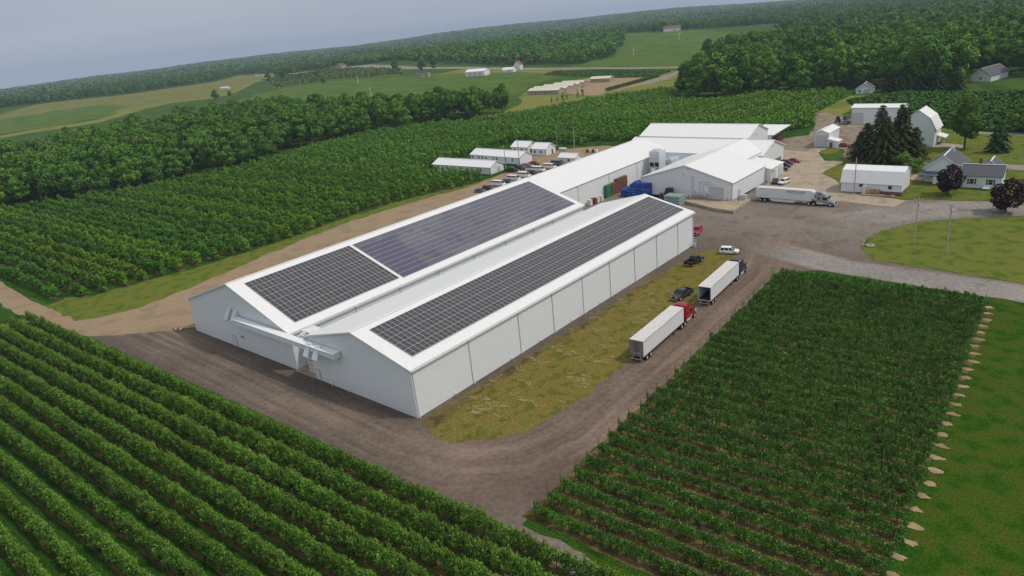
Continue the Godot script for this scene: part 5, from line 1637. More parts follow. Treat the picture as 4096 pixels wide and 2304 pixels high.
# crown of a broadleaf tree, about h high and 2r wide, base of the crown at y = low
func crown(sd: int, n: int, leaf: float, low: float, h: float, r: float, base: Color, lobes := 13) -> ArrayMesh:
	var g := RandomNumberGenerator.new()
	g.seed = sd
	var mb := MB.new()
	var cs := []
	var rs := []
	var tint := []
	for i in lobes:
		var y := g.randf()
		var wide := sin(clampf(0.18 + y * 0.8, 0.0, 1.0) * PI) * 0.72 + 0.08
		var a := TAU * (i * 0.382 + g.randf() * 0.12)
		var rr := r * g.randf_range(0.30, 0.46)
		cs.append(Vector3(cos(a) * r * wide * g.randf_range(0.5, 0.95), low + rr * 0.7 + y * (h - low - rr * 1.5), sin(a) * r * wide * g.randf_range(0.5, 0.95)))
		rs.append(rr)
		tint.append(g.randf_range(0.82, 1.18))
	cs.append(Vector3(0, low + (h - low) * 0.55, 0)); rs.append(r * 0.55); tint.append(0.9)
	var made := 0
	var tries := 0
	while made < n and tries < n * 6:
		tries += 1
		var i := g.randi() % cs.size()
		var d := Vector3(g.randfn(), g.randfn() + 0.25, g.randfn()).normalized()
		var p: Vector3 = cs[i] + d * rs[i] * g.randf_range(0.72, 1.12) * Vector3(1, 0.86, 1)
		var inside := false
		for j in cs.size():
			if j != i and p.distance_to(cs[j]) < rs[j] * 0.72: inside = true
		if inside: continue
		made += 1
		var k: float = tint[i] * g.randf_range(0.75, 1.25)
		mb.col = Color(base.r * k * g.randf_range(0.88, 1.14), base.g * k, base.b * k * g.randf_range(0.8, 1.2))
		leaf_face(mb, g, p, d, leaf * g.randf_range(0.7, 1.35))
	return mb.mesh()

func trunk(sd: int, h: float, r: float, spread: float) -> ArrayMesh:
	var g := RandomNumberGenerator.new()
	g.seed = sd
	var mb := MB.new()
	mb.cyl(Vector3(0, -0.3, 0), Vector3(0.1, h * 0.45, 0.05), r, r * 0.7, 7)
	mb.cyl(Vector3(0.1, h * 0.45, 0.05), Vector3(0, h * 0.85, 0), r * 0.7, r * 0.2, 6)
	for i in 6:
		var a := TAU * i * 0.38 + g.randf()
		var y := h * g.randf_range(0.35, 0.65)
		mb.cyl(Vector3(0.08, y, 0.04), Vector3(cos(a) * spread, y + h * g.randf_range(0.15, 0.3), sin(a) * spread), r * 0.4, r * 0.1, 5)
	return mb.mesh()

# spruce: drooping whorls of twig faces round a straight stem
func spruce(sd: int, h: float, r: float, low: float, base: Color, n := 1500) -> ArrayMesh:
	var g := RandomNumberGenerator.new()
	g.seed = sd
	var mb := MB.new()
	var whorls := int((h - low) / 0.75)
	for w in whorls:
		var t := float(w) / whorls
		var y := low + (h - low) * t
		var reach := r * pow(1.0 - t, 0.8) * g.randf_range(0.75, 1.1) + 0.25
		var k := 7 if t < 0.7 else 5
		for i in k:
			var a := TAU * (i + g.randf_range(-0.3, 0.3)) / k + w * 1.1
			var long := reach * g.randf_range(0.7, 1.15)
			var m := maxi(4, int(float(n) / (whorls * k)))
			for q in m:
				var f := (q + g.randf()) / m
				var dirn := Vector3(cos(a), 0, sin(a))
				var c := Vector3(0, y - f * f * long * 0.32, 0) + dirn * long * f + Vector3(g.randfn(), g.randfn() * 0.5, g.randfn()) * 0.16
				var s := g.randf_range(0.75, 1.25)
				mb.col = Color(base.r * s, base.g * s, base.b * s)
				leaf_face(mb, g, c, (dirn * 0.5 + Vector3.UP * 0.6).normalized(), 0.62 * (1.15 - 0.45 * t))
	return mb.mesh()

func scatter(called: String, m: Mesh, mt: Material, list: Array, cols: Array, parent: Node3D) -> MultiMeshInstance3D:
	var mm := MultiMesh.new()
	mm.transform_format = MultiMesh.TRANSFORM_3D
	mm.use_colors = true
	mm.mesh = m
	mm.instance_count = list.size()
	for i in list.size():
		mm.set_instance_transform(i, list[i])
		mm.set_instance_color(i, cols[i])
	var o := MultiMeshInstance3D.new()
	o.name = called if parent != self else numbered(called)
	o.multimesh = mm
	o.material_override = mt
	o.set_meta("kind", "stuff")
	parent.add_child(o, true)
	return o

var sprigs := {}

# one row of fruit trees from a to b, built of leaf sprays; spec: height, width, sprays per metre, spray name, tree spacing, lumpiness
func orchard_row(label: String, group: String, a: Vector2, b: Vector2, high: float, wide: float, dens: float, kind: String, mt: Material, spacing: float, lumpy: float, posts: int, post_h: float) -> void:
	var o := thing("orchard_row", label, "fruit tree row", on(a.x, a.y), 0.0, group)
	var list := []
	var cols := []
	var l := a.distance_to(b)
	var dirn := (b - a) / l
	var side := dirn.orthogonal()
	var n := int(l * dens)
	var trees := maxi(1, int(l / spacing))
	var th := PackedFloat32Array()
	var tw := PackedFloat32Array()
	var tc := PackedFloat32Array()
	for i in trees + 1:
		th.append(1.0 + rng.randf_range(-1.0, 1.0) * lumpy * 0.55)
		tw.append(1.0 + rng.randf_range(-1.0, 1.0) * lumpy)
		tc.append(rng.randf_range(0.86, 1.14))
		if rng.randf() < lumpy * 0.10: th[i] *= 0.55
	var y0 := H(a.x, a.y)
	var sd := rng.randf() * 1000.0
	var row_tone := rng.randf_range(0.93, 1.08)
	for i in n:
		var s := rng.randf() * l
		var k := int(s / spacing)
		k = mini(k, trees)
		var off := absf(s / spacing - k - 0.5) * 2.0    # 0 at the stem, 1 between trees
		var patch := noise.get_noise_2d(s * 6.0, sd)        # vigour drifts along the row
		var hh := high * th[k] * (1.0 - lumpy * 0.35 * off * off) * (1.0 + 0.2 * patch)
		var y := pow(rng.randf(), 0.8)
		var shoot := rng.randf() < 0.10
		if shoot: y = rng.randf_range(0.86, 1.14)
		var prof := (1.0 - 0.80 * minf(y, 1.0)) * (0.6 + 0.4 * smoothstep(0.0, 0.16, y)) + 0.06
		var w := wide * 0.5 * tw[k] * prof * (1.0 - lumpy * 0.5 * off) * (1.0 + 0.35 * patch)
		var across := signf(rng.randf() - 0.5) * sqrt(rng.randf()) * w + 0.12 * noise.get_noise_2d(s * 15.0, sd + 50.0) * wide
		var p := a + dirn * s + side * across
		var pos := Vector3(p.x - a.x, H(p.x, p.y) - y0 + 0.45 + y * (hh - 0.55), p.y - a.y)
		var sc := rng.randf_range(0.75, 1.25)
		var bs := Vector3(sc, sc, sc)
		if shoot: bs = Vector3(sc * 0.5, sc * 1.25, sc * 0.5)
		elif y > 0.7: bs = Vector3(sc * 0.8, sc * 1.1, sc * 0.8)
		list.append(Transform3D(Basis.from_euler(Vector3(rng.randf_range(-0.35, 0.35), rng.randf() * TAU, rng.randf_range(-0.35, 0.35))).scaled(bs), pos))
		var c := tc[k] * row_tone * rng.randf_range(0.82, 1.18) * (1.0 + 0.25 * patch)
		cols.append(Color(c * rng.randf_range(0.94, 1.10), c, c * 0.95))
	scatter("foliage", sprigs[kind], mt, list, cols, o)
	# stems
	list = []
	cols = []
	for i in trees:
		var p := a + dirn * (i + 0.5) * spacing + side * rng.randf_range(-0.1, 0.1)
		list.append(Transform3D(Basis.IDENTITY.scaled(Vector3(1, high / 3.0, 1)), Vector3(p.x - a.x, H(p.x, p.y) - y0, p.y - a.y)))
		cols.append(Color.WHITE)
	scatter("stems", sprigs.stem, M.bark, list, cols, o)
	for i in posts:
		var t := 0.0 if i == 0 else (i + rng.randf_range(-0.2, 0.2)) / maxf(1.0, posts - 0.6)
		var p := a + dirn * minf(l, t * l)
		part("post", sprigs.post, M.post_wood, o, Transform3D(Basis.IDENTITY.scaled(Vector3(1, post_h * rng.randf_range(0.95, 1.08), 1)), Vector3(p.x - a.x, H(p.x, p.y) - y0, p.y - a.y)))

func wood_edge(z: float) -> float:
	var pts := [V(30, -318), V(-27, -306), V(-67, -277), V(-126, -270), V(-211, -276), V(-272, -240), V(-330, -236)]
	for i in pts.size() - 1:
		if z <= pts[i].x and z >= pts[i + 1].x:
			return lerpf(pts[i].y, pts[i + 1].y, (pts[i].x - z) / (pts[i].x - pts[i + 1].x))
	return -318.0 if z > 0 else -236.0

func make_orchards() -> void:
	var green := Color(0.128, 0.246, 0.054)
	sprigs = {
		"near": clump(1, 32, 0.36, 0.20, 1.9, green),
		"right": clump(2, 28, 0.30, 0.17, 1.6, Color(0.106, 0.206, 0.058)),
		"upper": clump(3, 34, 0.56, 0.32, 1.1, green),
		"far": clump(4, 28, 0.95, 0.52, 1.0, green),
	}
	var mb := MB.new()
	mb.cyl(Vector3(0, -0.2, 0), Vector3(0, 2.6, 0), 0.06, 0.03, 5, false)
	sprigs.stem = mb.mesh()
	mb = MB.new()
	mb.cyl(Vector3(0, -0.1, 0), Vector3(0, 1, 0), 0.07, 0.06, 6)
	sprigs.post = mb.mesh()
	# lower left block
	for k in 12:
		var z0 := 15.1 + 3.4 * k
		var xl := maxf(-118.0, -118.0 + maxf(0.0, (k - 2) * 10.4) - 6.0)
		var xr := minf(62.0, 62.0 - k * 3.2)
		orchard_row("%s orchard row from the front gravel drive in the lower left block" % ordinal(k + 1) if k else "outermost orchard row of the lower left block, bordering the front gravel drive", "orchard rows of the lower left block", V(xl, z0 - 0.03 * xl), V(xr, z0 - 0.03 * xr), 2.95, 1.55, 24.0, "near", M.leaf_near, 1.3, 0.20, 0, 0.0)
	# right block
	for k in 31:
		var z1 := 8.4 - 2.97 * k
		var xl := left_edge(z1) + rng.randf_range(-0.3, 0.5)
		var lab := "%s orchard row of the right block, counting up from the lower gravel lane" % ordinal(k + 1)
		if k == 0: lab = "lowest orchard row of the right block, along the lower gravel lane"
		if k == 30: lab = "last orchard row of the right block, along the grey road"
		orchard_row(lab, "orchard rows of the right block", V(xl, z1), V(65.0 + (z1 + 40) * 0.03, z1 - 0.6), 1.95 + 0.5 * k / 30.0, 1.15, 15.0, "right", M.leaf_right, 1.1, 0.2, 4, 2.6)
	# upper left block, rows running back to the wood
	for k in 54:
		var z2 := 8.0 - 4.9 * k
		var xr := upper_right_end(z2)
		var xl := wood_edge(z2) + 5.0
		var far := k > 27
		var tone: Material = M.leaf_upper
		var n := noise.get_noise_2d(k * 11.0, 3.0)
		if k in [3, 4, 6, 7, 13, 15, 16, 19, 21, 22, 25]: tone = M.leaf_upper_light
		elif k in [0, 1, 5, 8, 9, 11, 14, 17, 20, 23] or n < -0.25: tone = M.leaf_upper_dark
		if z2 < -146.0 and z2 > -203.0: xr = minf(xr, -152.0)
		var lab := "%s row of the upper left orchard counting back from the road corner" % ordinal(k + 1)
		if k == 0: lab = "front row of the upper left orchard, along the tan gravel road"
		orchard_row(lab, "orchard rows running back to the wood", V(xr, z2), V(xl, z2 + rng.randf_range(-0.6, 0.6)), 3.6, 1.9, 3.6 if far else 7.0, "far" if far else "upper", tone, 2.4, 0.34, 0, 0.0)
	# slanting block behind the packing house
	var dirn := V(0.5, -0.866)
	var side := V(0.866, 0.5)
	var block := PackedVector2Array([V(-236, -262), V(-112, -262), V(-36, -246), V(-22, -250), V(-36, -300), V(-39, -358), V(-48, -372), V(-94, -362), V(-104, -338), V(-134, -341), V(-150, -386), V(-170, -398), V(-194, -368), V(-214, -296)])
	var c0 := V(-130, -320)
	var m := 0
	for i in range(-26, 30):
		var p := c0 + side * i * 5.2
		var line := PackedVector2Array([p - dirn * 260, p + dirn * 260])
		for piece in Geometry2D.intersect_polyline_with_polygon(line, block):
			var a: Vector2 = piece[0]
			var b: Vector2 = piece[piece.size() - 1]
			if a.distance_to(b) < 8.0: continue
			m += 1
			orchard_row("%s slanting orchard row behind the packing house, counting from the wood" % ordinal(m), "slanting orchard rows behind the packing house", a, b, 3.5, 2.6, 3.4, "far", M.leaf_upper if m % 5 else M.leaf_upper_light, 2.4, 0.3, 0, 0.0)

var wood_near := []

func in_any(p: Vector2, polys: Array) -> bool:
	for q in polys:
		if Geometry2D.is_point_in_polygon(p, q): return true
	return false

func make_trees() -> void:
	var g1 := Color(0.096, 0.194, 0.042)
	var shapes := []
	var stems := []
	for i in 7:
		var h := [17.0, 15.0, 18.5, 14.0, 16.5, 12.0, 19.0][i] as float
		var r := [5.2, 5.4, 5.0, 4.8, 6.0, 4.6, 5.6][i] as float
		shapes.append(crown(100 + i, 1500, 0.86, h * 0.2, h, r, g1, 15))
		stems.append(trunk(200 + i, h * 0.8, 0.32, r * 0.45))
	var lights: Array = [M.leaf_wood, M.leaf_wood, M.leaf_wood_light, M.leaf_wood_dark, M.leaf_wood]
	var small := []
	for i in 4: small.append(crown(300 + i, 380, 1.45, 2.0, 15.0, 5.4, Color(0.090, 0.190, 0.046), 8))
	var polys := {
		"wood": PackedVector2Array([V(-330, 25), V(-312, -27), V(-282, -67), V(-276, -126), V(-284, -211), V(-246, -275), V(-226, -292), V(-215, -306), V(-262, -312), V(-318, -288), V(-380, -268), V(-440, -285), V(-515, -298), V(-525, -225), V(-505, -140), V(-495, -80), V(-495, 25)]),
		"mid": PackedVector2Array([V(-640, -740), V(-440, -690), V(-455, -790), V(-570, -1000), V(-820, -1450), V(-1500, -1500), V(-1350, -1000), V(-960, -850), V(-760, -790)]),
		"right": PackedVector2Array([V(-134, -343), V(-100, -340), V(-96, -364), V(-49, -377), V(-43, -384), V(-24, -388), V(-22, -378), V(10, -378), V(12, -408), V(28, -432), V(70, -405), V(500, -430), V(1200, -1900), V(-60, -1900), V(-330, -1420), V(-300, -1040), V(-280, -830), V(-250, -690), V(-215, -565), V(-172, -450)]),
	}
	var open := []
	for k in ["left_field", "mid_crop", "young_orchard", "farm_lawn", "hill_field", "hill_meadow", "far_road", "tan_yard", "grass_slope", "strip_crop"]: open.append(PackedVector2Array(fields[k]))
	open.append(PackedVector2Array([V(8, -400), V(32, -396), V(34, -436), V(6, -436)]))
	open.append(PackedVector2Array([V(-44, -362), V(-24, -362), V(-24, -388), V(-44, -388)]))
	var cands := []
	var eye := V(EYE.x, EYE.z)
	for k in polys:
		var r := Rect2(polys[k][0], Vector2.ZERO)
		for p in polys[k]: r = r.expand(p)
		var st: float = {"wood": 8.8, "mid": 11.0, "right": 11.5}[k]
		var x := r.position.x
		while x < r.end.x:
			var z := r.position.y
			while z < r.end.y:
				var p := V(x + rng.randf_range(-0.42, 0.42) * st, z + rng.randf_range(-0.42, 0.42) * st)
				z += st
				if not seen_from(p, 0.06): continue
				if not Geometry2D.is_point_in_polygon(p, polys[k]) or in_any(p, open): continue
				cands.append([p.distance_to(eye), p, k])
			x += st
	cands.sort_custom(func(a, b): return a[0] < b[0])
	var masses := [[], [], [], []]
	var tints := [[], [], [], []]
	var close := [[], [], [], [], [], [], []]
	var close_t := [[], [], [], [], [], [], []]
	var label := {"wood": "broadleaf tree in the dense wood behind the upper left orchard", "mid": "broadleaf tree in the pale green wood beyond the far road", "right": "broadleaf tree in the wood at the upper right"}
	var group := {"wood": "trees of the wood behind the orchard", "mid": "trees of the wood beyond the far road", "right": "trees of the upper right wood"}
	var one := 0
	for c in cands:
		var p: Vector2 = c[1]
		if one < 255:
			var i := rng.randi() % 7
			var t := thing("broadleaf_tree", label[c[2]], "tree", on(p.x, p.y), rng.randf() * TAU, group[c[2]])
			var s := rng.randf_range(0.82, 1.12) * (1.4 if c[2] == "right" else 1.0)
			t.scale = Vector3(s * rng.randf_range(0.9, 1.15), s, s * rng.randf_range(0.9, 1.15))
			part("trunk", stems[i], M.bark_pale if rng.randf() < 0.3 else M.bark, t)
			part("crown", shapes[i], lights[rng.randi() % 5], t)
			one += 1
		else:
			if c[0] < 820.0:
				var i := rng.randi() % 7
				var s := rng.randf_range(0.82, 1.12) * (1.3 if c[2] == "right" else 1.0)
				close[i].append(Transform3D(Basis(Vector3.UP, rng.randf() * TAU).scaled(Vector3(s * rng.randf_range(0.9, 1.2), s, s * rng.randf_range(0.9, 1.2))), on(p.x, p.y)))
				var k := rng.randf_range(0.68, 1.25)
				close_t[i].append(Color(k * rng.randf_range(0.9, 1.2), k, k * 0.9))
				continue
			far_tree(masses, tints, p, rng.randf_range(0.8, 1.15) * (1.2 if c[2] == "right" else 1.0), c[2] == "mid")
	# scattered and far-off trees: rings of growing spacing
	var d := 900.0
	while d < 2600.0:
		var st := 10.0 + (d - 900.0) * 0.006
		var az := -YAW - 0.74
		while az < -YAW + 0.74:
			az += st / d
			var p := eye + V(sin(az), -cos(az)) * (d + rng.randf_range(-0.5, 0.5) * st)
			var rt := az > -0.35
			if d < (1250.0 if rt else 1650.0): continue
			if in_any(p, open) or Geometry2D.is_point_in_polygon(p, polys.mid) or Geometry2D.is_point_in_polygon(p, polys.right): continue
			if d < 2000.0 and noise.get_noise_2d(p.x * 0.5, p.y * 0.5) > 0.32: continue
			far_tree(masses, tints, p, rng.randf_range(0.85, 1.25), false)
		d += st * 0.9
	var groves := []
	var gt := []
	while d < 8600.0:
		var st := 34.0 + (d - 2600.0) * 0.012
		var az := -YAW - 0.74
		while az < -YAW + 0.74:
			az += st / d
			var p := eye + V(sin(az), -cos(az)) * (d + rng.randf_range(-0.5, 0.5) * st)
			if noise.get_noise_2d(p.x * 0.22, p.y * 0.22) > 0.42: continue
			var s := rng.randf_range(0.8, 1.3) * st / 34.0
			groves.append(Transform3D(Basis(Vector3.UP, rng.randf() * TAU).scaled(Vector3(s, rng.randf_range(0.8, 1.3), s)), on(p.x, p.y)))
			var c := rng.randf_range(0.75, 1.15)
			gt.append(Color(c, c, c))
		d += st * 0.85
	for i in 7: scatter("woodland", shapes[i], M.leaf_wood, close[i], close_t[i], self)
	for i in 4: scatter("woodland", small[i], M.leaf_far, masses[i], tints[i], self)
	# a far grove: several crowns in one spray mesh
	var grove := MB.new()
	var gr := RandomNumberGenerator.new()
	gr.seed = 77
	for i in 9:
		var c := Vector3(gr.randf_range(-18, 18), gr.randf_range(9, 13), gr.randf_range(-18, 18))
		for q in 16:
			var dd := Vector3(gr.randfn(), gr.randfn() + 0.5, gr.randfn()).normalized()
			var k := gr.randf_range(0.75, 1.2)
			grove.col = Color(0.082 * k, 0.170 * k, 0.050 * k)
			leaf_face(grove, gr, c + dd * Vector3(6.5, 4.5, 6.5), dd, 6.5)
	scatter("distant_forest", grove.mesh(), M.leaf_far, groves, gt, self)
	make_lone_trees(shapes, stems)

func seen_from(p: Vector2, margin: float) -> bool:
	var d := p - V(EYE.x, EYE.z)
	var az := atan2(d.x, -d.y) + YAW
	return absf(az) < 0.66 + margin

func far_tree(masses: Array, tints: Array, p: Vector2, s: float, light: bool) -> void:
	var i := rng.randi() % 4
	masses[i].append(Transform3D(Basis(Vector3.UP, rng.randf() * TAU).scaled(Vector3(s * rng.randf_range(0.85, 1.2), s * rng.randf_range(0.85, 1.15), s * rng.randf_range(0.85, 1.2))), on(p.x, p.y, -0.5)))
	var c := rng.randf_range(0.66, 1.3) * (1.3 if light else 1.0)
	tints[i].append(Color(c * rng.randf_range(0.92, 1.15), c, c * 0.9))

func lone(called: String, label: String, x: float, z: float, m: Mesh, st: Mesh, mt: Material, s: Vector3, group := "") -> void:
	var t := thing(called, label, "tree", on(x, z), rng.randf() * TAU, group)
	t.scale = s
	part("trunk", st, M.bark, t)
	part("crown", m, mt, t)

func make_lone_trees(shapes: Array, stems: Array) -> void:
	var dark := Color(0.085, 0.115, 0.05)
	var sp1 := spruce(501, 19.0, 7.4, 1.4, dark, 8500)
	var sp2 := spruce(502, 17.5, 7.0, 1.6, dark, 8000)
	var sp3 := spruce(503, 10.6, 4.6, 1.0, Color(0.075, 0.13, 0.06), 4200)
	var mb := MB.new()
	mb.cyl(Vector3(0, -0.2, 0), Vector3(0, 15.0, 0), 0.32, 0.06, 7)
	var stem := mb.mesh()
	var g := "dark spruces behind the gambrel shed"
	lone("spruce_tree", "tallest dark spruce behind the left end of the gambrel shed", 18.2, -193.0, sp1, stem, M.leaf_spruce, Vector3.ONE, g)
	lone("spruce_tree", "dark spruce at the right of the group behind the gambrel shed", 23.6, -197.5, sp2, stem, M.leaf_spruce, Vector3(1.05, 1.0, 1.05), g)
	lone("spruce_tree", "shorter dark spruce at the left of the group beside the back yard", 13.2, -196.5, sp2, stem, M.leaf_spruce, Vector3(0.95, 0.72, 0.95), g)
	lone("spruce_tree", "rear dark spruce standing in front of the gambrel barn", 21.6, -204.0, sp1, stem, M.leaf_spruce, Vector3(0.9, 0.93, 0.9), g)
	lone("spruce_tree", "middle dark spruce just behind the gambrel shed roof", 20.6, -190.8, sp2, stem, M.leaf_spruce, Vector3(0.9, 0.9, 0.9), g)
	lone("spruce_tree", "low dark spruce at the far right of the group, nearest the shrub", 27.2, -199.5, sp2, stem, M.leaf_spruce, Vector3(0.8, 0.62, 0.8), g)
	lone("spruce_tree", "leftmost low dark spruce of the group by the back yard gravel", 10.8, -198.5, sp2, stem, M.leaf_spruce, Vector3(0.75, 0.5, 0.75), g)
	lone("spruce_tree", "lone broad spruce on the lawn right of the barn", 48.3, -215.5, sp3, stem, M.leaf_wood_dark, Vector3(1, 1, 1))
	var oak := crown(601, 3600, 0.62, 3.2, 18.0, 5.6, Color(0.085, 0.15, 0.038), 22)
	lone("big_tree", "tall full tree with a bare trunk beside the gambrel barn", 38.3, -220.0, oak, stems[0], M.leaf_wood, Vector3(1, 1, 1))
	var purple := crown(602, 2400, 0.42, 0.9, 8.6, 3.7, Color(0.10, 0.075, 0.075), 18)
	lone("purple_tree", "dark purple-leaved tree in front of the farmhouse", 44.3, -158.6, purple, trunk(611, 6.0, 0.2, 1.4), M.leaf_purple, Vector3(1, 0.98, 1))
	lone("purple_tree", "dark purple-leaved tree at the right edge by the road", 58.9, -146.6, purple, trunk(612, 6.0, 0.2, 1.4), M.leaf_purple, Vector3(1.15, 1.0, 1.15))
	lone("purple_tree", "purple-leaved tree cut by the right edge behind the farmhouse", 62.4, -176.5, purple, trunk(613, 6.0, 0.2, 1.4), M.leaf_purple, Vector3(0.9, 0.8, 0.9))
	var bush := crown(603, 900, 0.36, 0.1, 4.2, 2.6, Color(0.10, 0.18, 0.045), 12)
	lone("shrub", "green shrub between the gambrel shed and the patio", 31.6, -181.5, bush, trunk(614, 2.4, 0.1, 0.8), M.leaf_wood, Vector3(1.1, 1.1, 1.3))
	lone("shrub", "bright green shrub under the spruces", 26.2, -190.6, bush, trunk(614, 2.4, 0.1, 0.8), M.leaf_wood_light, Vector3(1.3, 1.0, 1.1))
	lone("shrub", "small dark shrub on the grass tip by the gambrel shed", 15.6, -171.5, bush, trunk(614, 2.4, 0.1, 0.8), M.leaf_wood_dark, Vector3(0.6, 0.7, 0.8))
	lone("broad_tree", "broad tree right of the corn field by the farm lane", 52.5, -252.0, shapes[3], stems[3], M.leaf_wood_light, Vector3(1.0, 0.72, 1.0))
	lone("broad_tree", "tree in the corn field edge behind the lone spruce", 50.0, -268.0, shapes[1], stems[1], M.leaf_wood, Vector3(0.9, 0.7, 0.9))
	lone("broad_tree", "tree at the right edge behind the farm lane", 62.0, -262.0, shapes[5], stems[5], M.leaf_wood, Vector3(1.2, 1.0, 1.2))
	# line of blue conifers behind the corn
	var names_c := ["first blue-green spruce behind the corn, next to the grey house", "second blue-green spruce behind the corn", "third blue-green spruce behind the corn", "fourth blue-green spruce behind the corn", "last blue-green spruce behind the corn"]
	for i in 5: lone("spruce_tree", names_c[i], -22.0 + i * 8.0, -376.0 + (i % 2) * 4.0, sp3, stem, M.leaf_spruce, Vector3(1.2, 1.0 + 0.12 * ((i * 7) % 3), 1.2), "blue-green spruces behind the corn")
	# far single trees
	for q in [[-846, -425, 4, 0.9, "lone round tree on the left field path"], [-876, -462, 3, 0.6, "smaller tree beside the lone round tree"], [-806, -570, 5, 0.9, "dark round bush tree at the left crop field"], [-1057, -638, 0, 1.1, "clump tree at the edge of the far left field"], [-1030, -650, 2, 1.0, "tree right of the clump tree on the far left field"], [-1000, -665, 1, 0.8, "low tree in the hedge line of the young orchard"], [-975, -680, 3, 0.8, "next low tree in the hedge line of the young orchard"], [-820, -720, 4, 1.1, "tall tree in front of the far left road"], [-700, -690, 0, 1.0, "left tree of the pair near the dark low shed"], [-672, -640, 2, 1.1, "right tree of the pair near the dark low shed"], [-600, -700, 4, 1.0, "tree beside the far white farmhouse"], [-570, -706, 1, 0.9, "tree left behind the far white barn"], [-545, -690, 5, 0.9, "small tree behind the far white barn"], [-258, -655, 2, 1.2, "tall dark tree at the right end of the hill field"], [-236, -610, 0, 1.15, "dark tree beside the far road at right"], [-246, -700, 4, 1.3, "broad tree behind the dark trees on the hill field edge"], [-240, -760, 1, 1.3, "tree between the hill field and the meadow"], [-700, -1390, 2, 1.2, "tree beside the hilltop house"], [-620, -1330, 0, 1.1, "tree right of the hilltop house"]]:
		lone("field_tree", q[4], q[0], q[1], shapes[q[2]], stems[q[2]], M.leaf_wood if q[2] % 2 else M.leaf_wood_dark, Vector3(1.05, 1, 1.05) * q[3])
	# cypress line and hedge by the tan yard
	var cyp := crown(604, 300, 0.5, 0.2, 6.0, 1.1, Color(0.085, 0.15, 0.04), 7)
	for q in [[-232, -348, 0.7], [-233, -356, 0.6], [-230, -359, 1.0], [-232, -367, 0.7], [-230.5, -378, 0.9], [-230, -384, 1.2]]:
		lone("columnar_shrub", "narrow dark shrub in the line below the tan sheds", q[0], q[1], cyp, trunk(620, 3.0, 0.08, 0.2), M.leaf_wood_dark, Vector3.ONE * q[2], "narrow shrubs below the tan sheds")
	for i in 24:
		var t := i / 23.0
		lone("hedge_bush", "round bush in the hedge leading up to the far road", lerpf(-226, -234, t), lerpf(-412, -505, t), bush, trunk(621, 2.0, 0.08, 0.5), M.leaf_wood_dark, Vector3(0.9, 0.7, 1.0), "bushes of the hedge by the side road")

# low crops that nobody could count
func make_crops() -> void:
	var corn := clump(801, 18, 0.9, 0.75, 0.9, Color(0.085, 0.16, 0.05))
	var fill := func(called: String, poly: PackedVector2Array, st: float, s: float, mt: Material) -> void:
		var r := Rect2(poly[0], Vector2.ZERO)
		for p in poly: r = r.expand(p)
		var list := []
		var cols := []
		var z := r.position.y
		while z < r.end.y:
			var x := r.position.x
			while x < r.end.x:
				var p := V(x + rng.randf_range(-0.4, 0.4) * st, z + rng.randf_range(-0.12, 0.12) * st)
				x += st
				if not Geometry2D.is_point_in_polygon(p, poly) or not seen_from(p, 0.05): continue
				var k := s * rng.randf_range(0.75, 1.25)
				list.append(Transform3D(Basis(Vector3.UP, rng.randf() * TAU).scaled(Vector3(k, k * 0.9, k)), on(p.x, p.y, 0.5 * s)))
				var c := rng.randf_range(0.8, 1.2)
				cols.append(Color(c, c, c))
			z += st
		scatter(called, corn, mt, list, cols, self)
	fill.call("corn_crop", PackedVector2Array(fields.corn_field), 1.3, 1.1, M.leaf_corn)
	fill.call("field_crop", PackedVector2Array(fields.strip_crop), 2.4, 1.0, M.leaf_upper)
	fill.call("young_fruit_trees", PackedVector2Array(fields.young_orchard), 7.0, 2.0, M.leaf_upper)
	for o in get_children():
		if o.name.begins_with("corn_crop"): tag(o, "dark green corn crop behind the gambrel barn", "crop")
		elif o.name.begins_with("field_crop") or o.name.begins_with("young_fruit"): tag(o, "green crop covering a far field", "crop")
		elif o.name.begins_with("woodland"): tag(o, "dense woodland trees reaching to the distance", "woodland")
		elif o.name.begins_with("distant_forest"): tag(o, "hazy forest at the horizon", "forest")
	# cut straw lying on the mown strip
	var mb := MB.new()
	var g := RandomNumberGenerator.new()
	g.seed = 88
	for i in 22:
		var t := g.randf_range(-0.6, 0.6)
		var c := Vector3(t, g.randf_range(0.01, 0.07), 0.25 * t * t + g.randfn() * 0.07)
		mb.box(c, Vector3(g.randf_range(0.1, 0.28), 0.03, 0.05), Basis(Vector3.UP, g.randf_range(-0.9, 0.9)))
	var list := []
	var cols := []
	for i in 1100:
		var z := -pow(rng.randf(), 1.3) * 66.0
		var x := 2.2 + pow(rng.randf(), 1.25) * 15.0
		var k := noise.get_noise_2d(x * 5.0, z * 11.0)
		if k < 0.16 or z > -0.5 - x * 0.25: continue
		var s := rng.randf_range(0.45, 1.15)
		list.append(Transform3D(Basis(Vector3.UP, rng.randfn() * 0.45 + 0.1).scaled(Vector3(s, s, s * (1.0 if rng.randf() < 0.5 else -1.0))), Vector3(x, 0.05, z)))
		var c := rng.randf_range(0.7, 1.05)
		cols.append(Color(c, c, c * rng.randf_range(0.85, 1.0)))
	var o := scatter("straw", mb.mesh(), M.straw, list, cols, self)
	tag(o, "wisps of cut straw scattered on the mown strip", "straw")

# ---------------------------------------------------------------- sky and light
# hazy air is brighter towards the sun
func sun_side(az: float, el: float) -> float:
	var d := Vector3(sin(az) * cos(el), sin(el), cos(az) * cos(el))
	return d.dot(SUN.normalized())

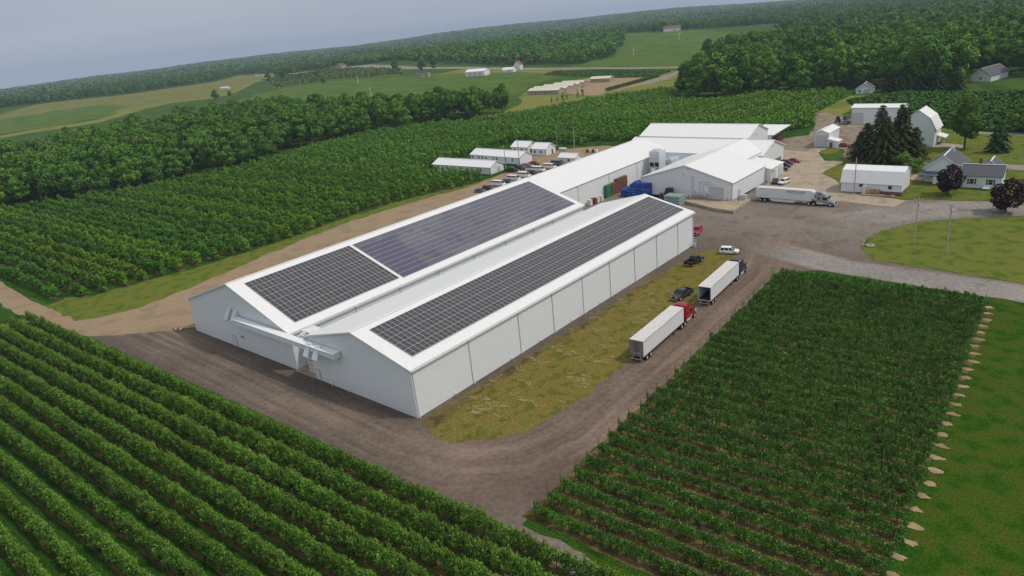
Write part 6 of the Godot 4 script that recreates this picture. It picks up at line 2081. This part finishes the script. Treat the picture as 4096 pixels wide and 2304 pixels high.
func make_sky() -> Sky:
	var w := 1024
	var h := 512
	var im := Image.create(w, h, false, Image.FORMAT_RGBF)
	var n := FastNoiseLite.new()
	n.seed = 21
	n.frequency = 1.0
	n.fractal_octaves = 5
	for j in h:
		var el := PI / 2 - (j + 0.5) / h * PI
		for i in w:
			var az := (i + 0.5) / w * TAU
			var low := Vector3(0.43, 0.485, 0.575)
			var c := low.lerp(Vector3(0.62, 0.65, 0.69), smoothstep(0.0, 0.75, sin(maxf(el, 0.0))))
			var d := Vector3(cos(az) * cos(el), sin(el) * 2.6, sin(az) * cos(el))
			var k := n.get_noise_3d(d.x * 2.2, d.y * 3.0, d.z * 2.2)
			c = c.lerp(Vector3(0.62, 0.63, 0.67), clampf(0.16 + k * 0.55, 0.0, 0.6) * smoothstep(0.01, 0.16, el))
			c += Vector3(0.05, 0.03, 0.015) * clampf(n.get_noise_3d(d.x * 0.8 + 9.0, 0.0, d.z * 0.8), -0.5, 0.8) * smoothstep(0.0, 0.1, el)
			var band := n.get_noise_3d(d.x * 1.6 + 30.0, el * 16.0, d.z * 1.6) + 0.5 * n.get_noise_3d(d.x * 5.0, el * 40.0 + 7.0, d.z * 5.0)
			c *= 1.0 + 0.07 * band
			c = c.lerp(Vector3(0.60, 0.62, 0.66), 0.55 * smoothstep(0.42, 0.75, n.get_noise_3d(d.x * 7.0 + 3.0, el * 30.0, d.z * 7.0)) * smoothstep(0.01, 0.05, el))
			c *= 0.93 + 0.30 * pow(maxf(0.0, sun_side(az, el)), 2.0)
			im.set_pixel(i, j, Color(c.x, c.y, c.z))
	var pm := PanoramaSkyMaterial.new()
	pm.panorama = ImageTexture.create_from_image(im)
	var s := Sky.new()
	s.sky_material = pm
	return s

func _ready() -> void:
	rng.seed = 20240611
	noise.seed = 12
	noise.frequency = 0.02
	var cam := Camera3D.new()
	cam.name = "camera"
	cam.position = EYE
	cam.basis = Basis(Vector3.UP, YAW) * Basis(Vector3.RIGHT, -0.35633) * Basis(Vector3.BACK, -0.10524)
	cam.fov = 44.593
	cam.near = 0.5
	cam.far = 60000.0
	add_child(cam)
	var env := Environment.new()
	env.background_mode = Environment.BG_SKY
	env.sky = make_sky()
	env.tonemap_mode = Environment.TONE_MAPPER_LINEAR
	env.tonemap_exposure = 1.0
	env.fog_enabled = true
	env.fog_density = 0.0001
	env.fog_light_color = Color(0.66, 0.72, 0.81)
	env.sdfgi_enabled = true
	env.ssao_enabled = true
	env.ssil_enabled = true
	var we := WorldEnvironment.new()
	we.name = "environment"
	we.environment = env
	add_child(we)
	var sun := DirectionalLight3D.new()
	sun.name = "sun"
	sun.light_energy = 0.72
	sun.light_color = Color(1.0, 0.965, 0.91)
	sun.light_angular_distance = 4.0
	sun.shadow_enabled = true
	add_child(sun)
	sun.look_at_from_position(SUN * 100.0, Vector3.ZERO)
	make_materials()
	make_lattice()
	make_setting()
	print("setting ", Time.get_ticks_msec())
	make_stores()
	make_packing_house()
	make_farm()
	print("buildings ", Time.get_ticks_msec())
	make_orchards()
	print("orchards ", Time.get_ticks_msec())
	make_trees()
	print("trees ", Time.get_ticks_msec())
	make_crops()
	make_poles()
	make_vehicles()
	make_clutter()
	print("done ", Time.get_ticks_msec())
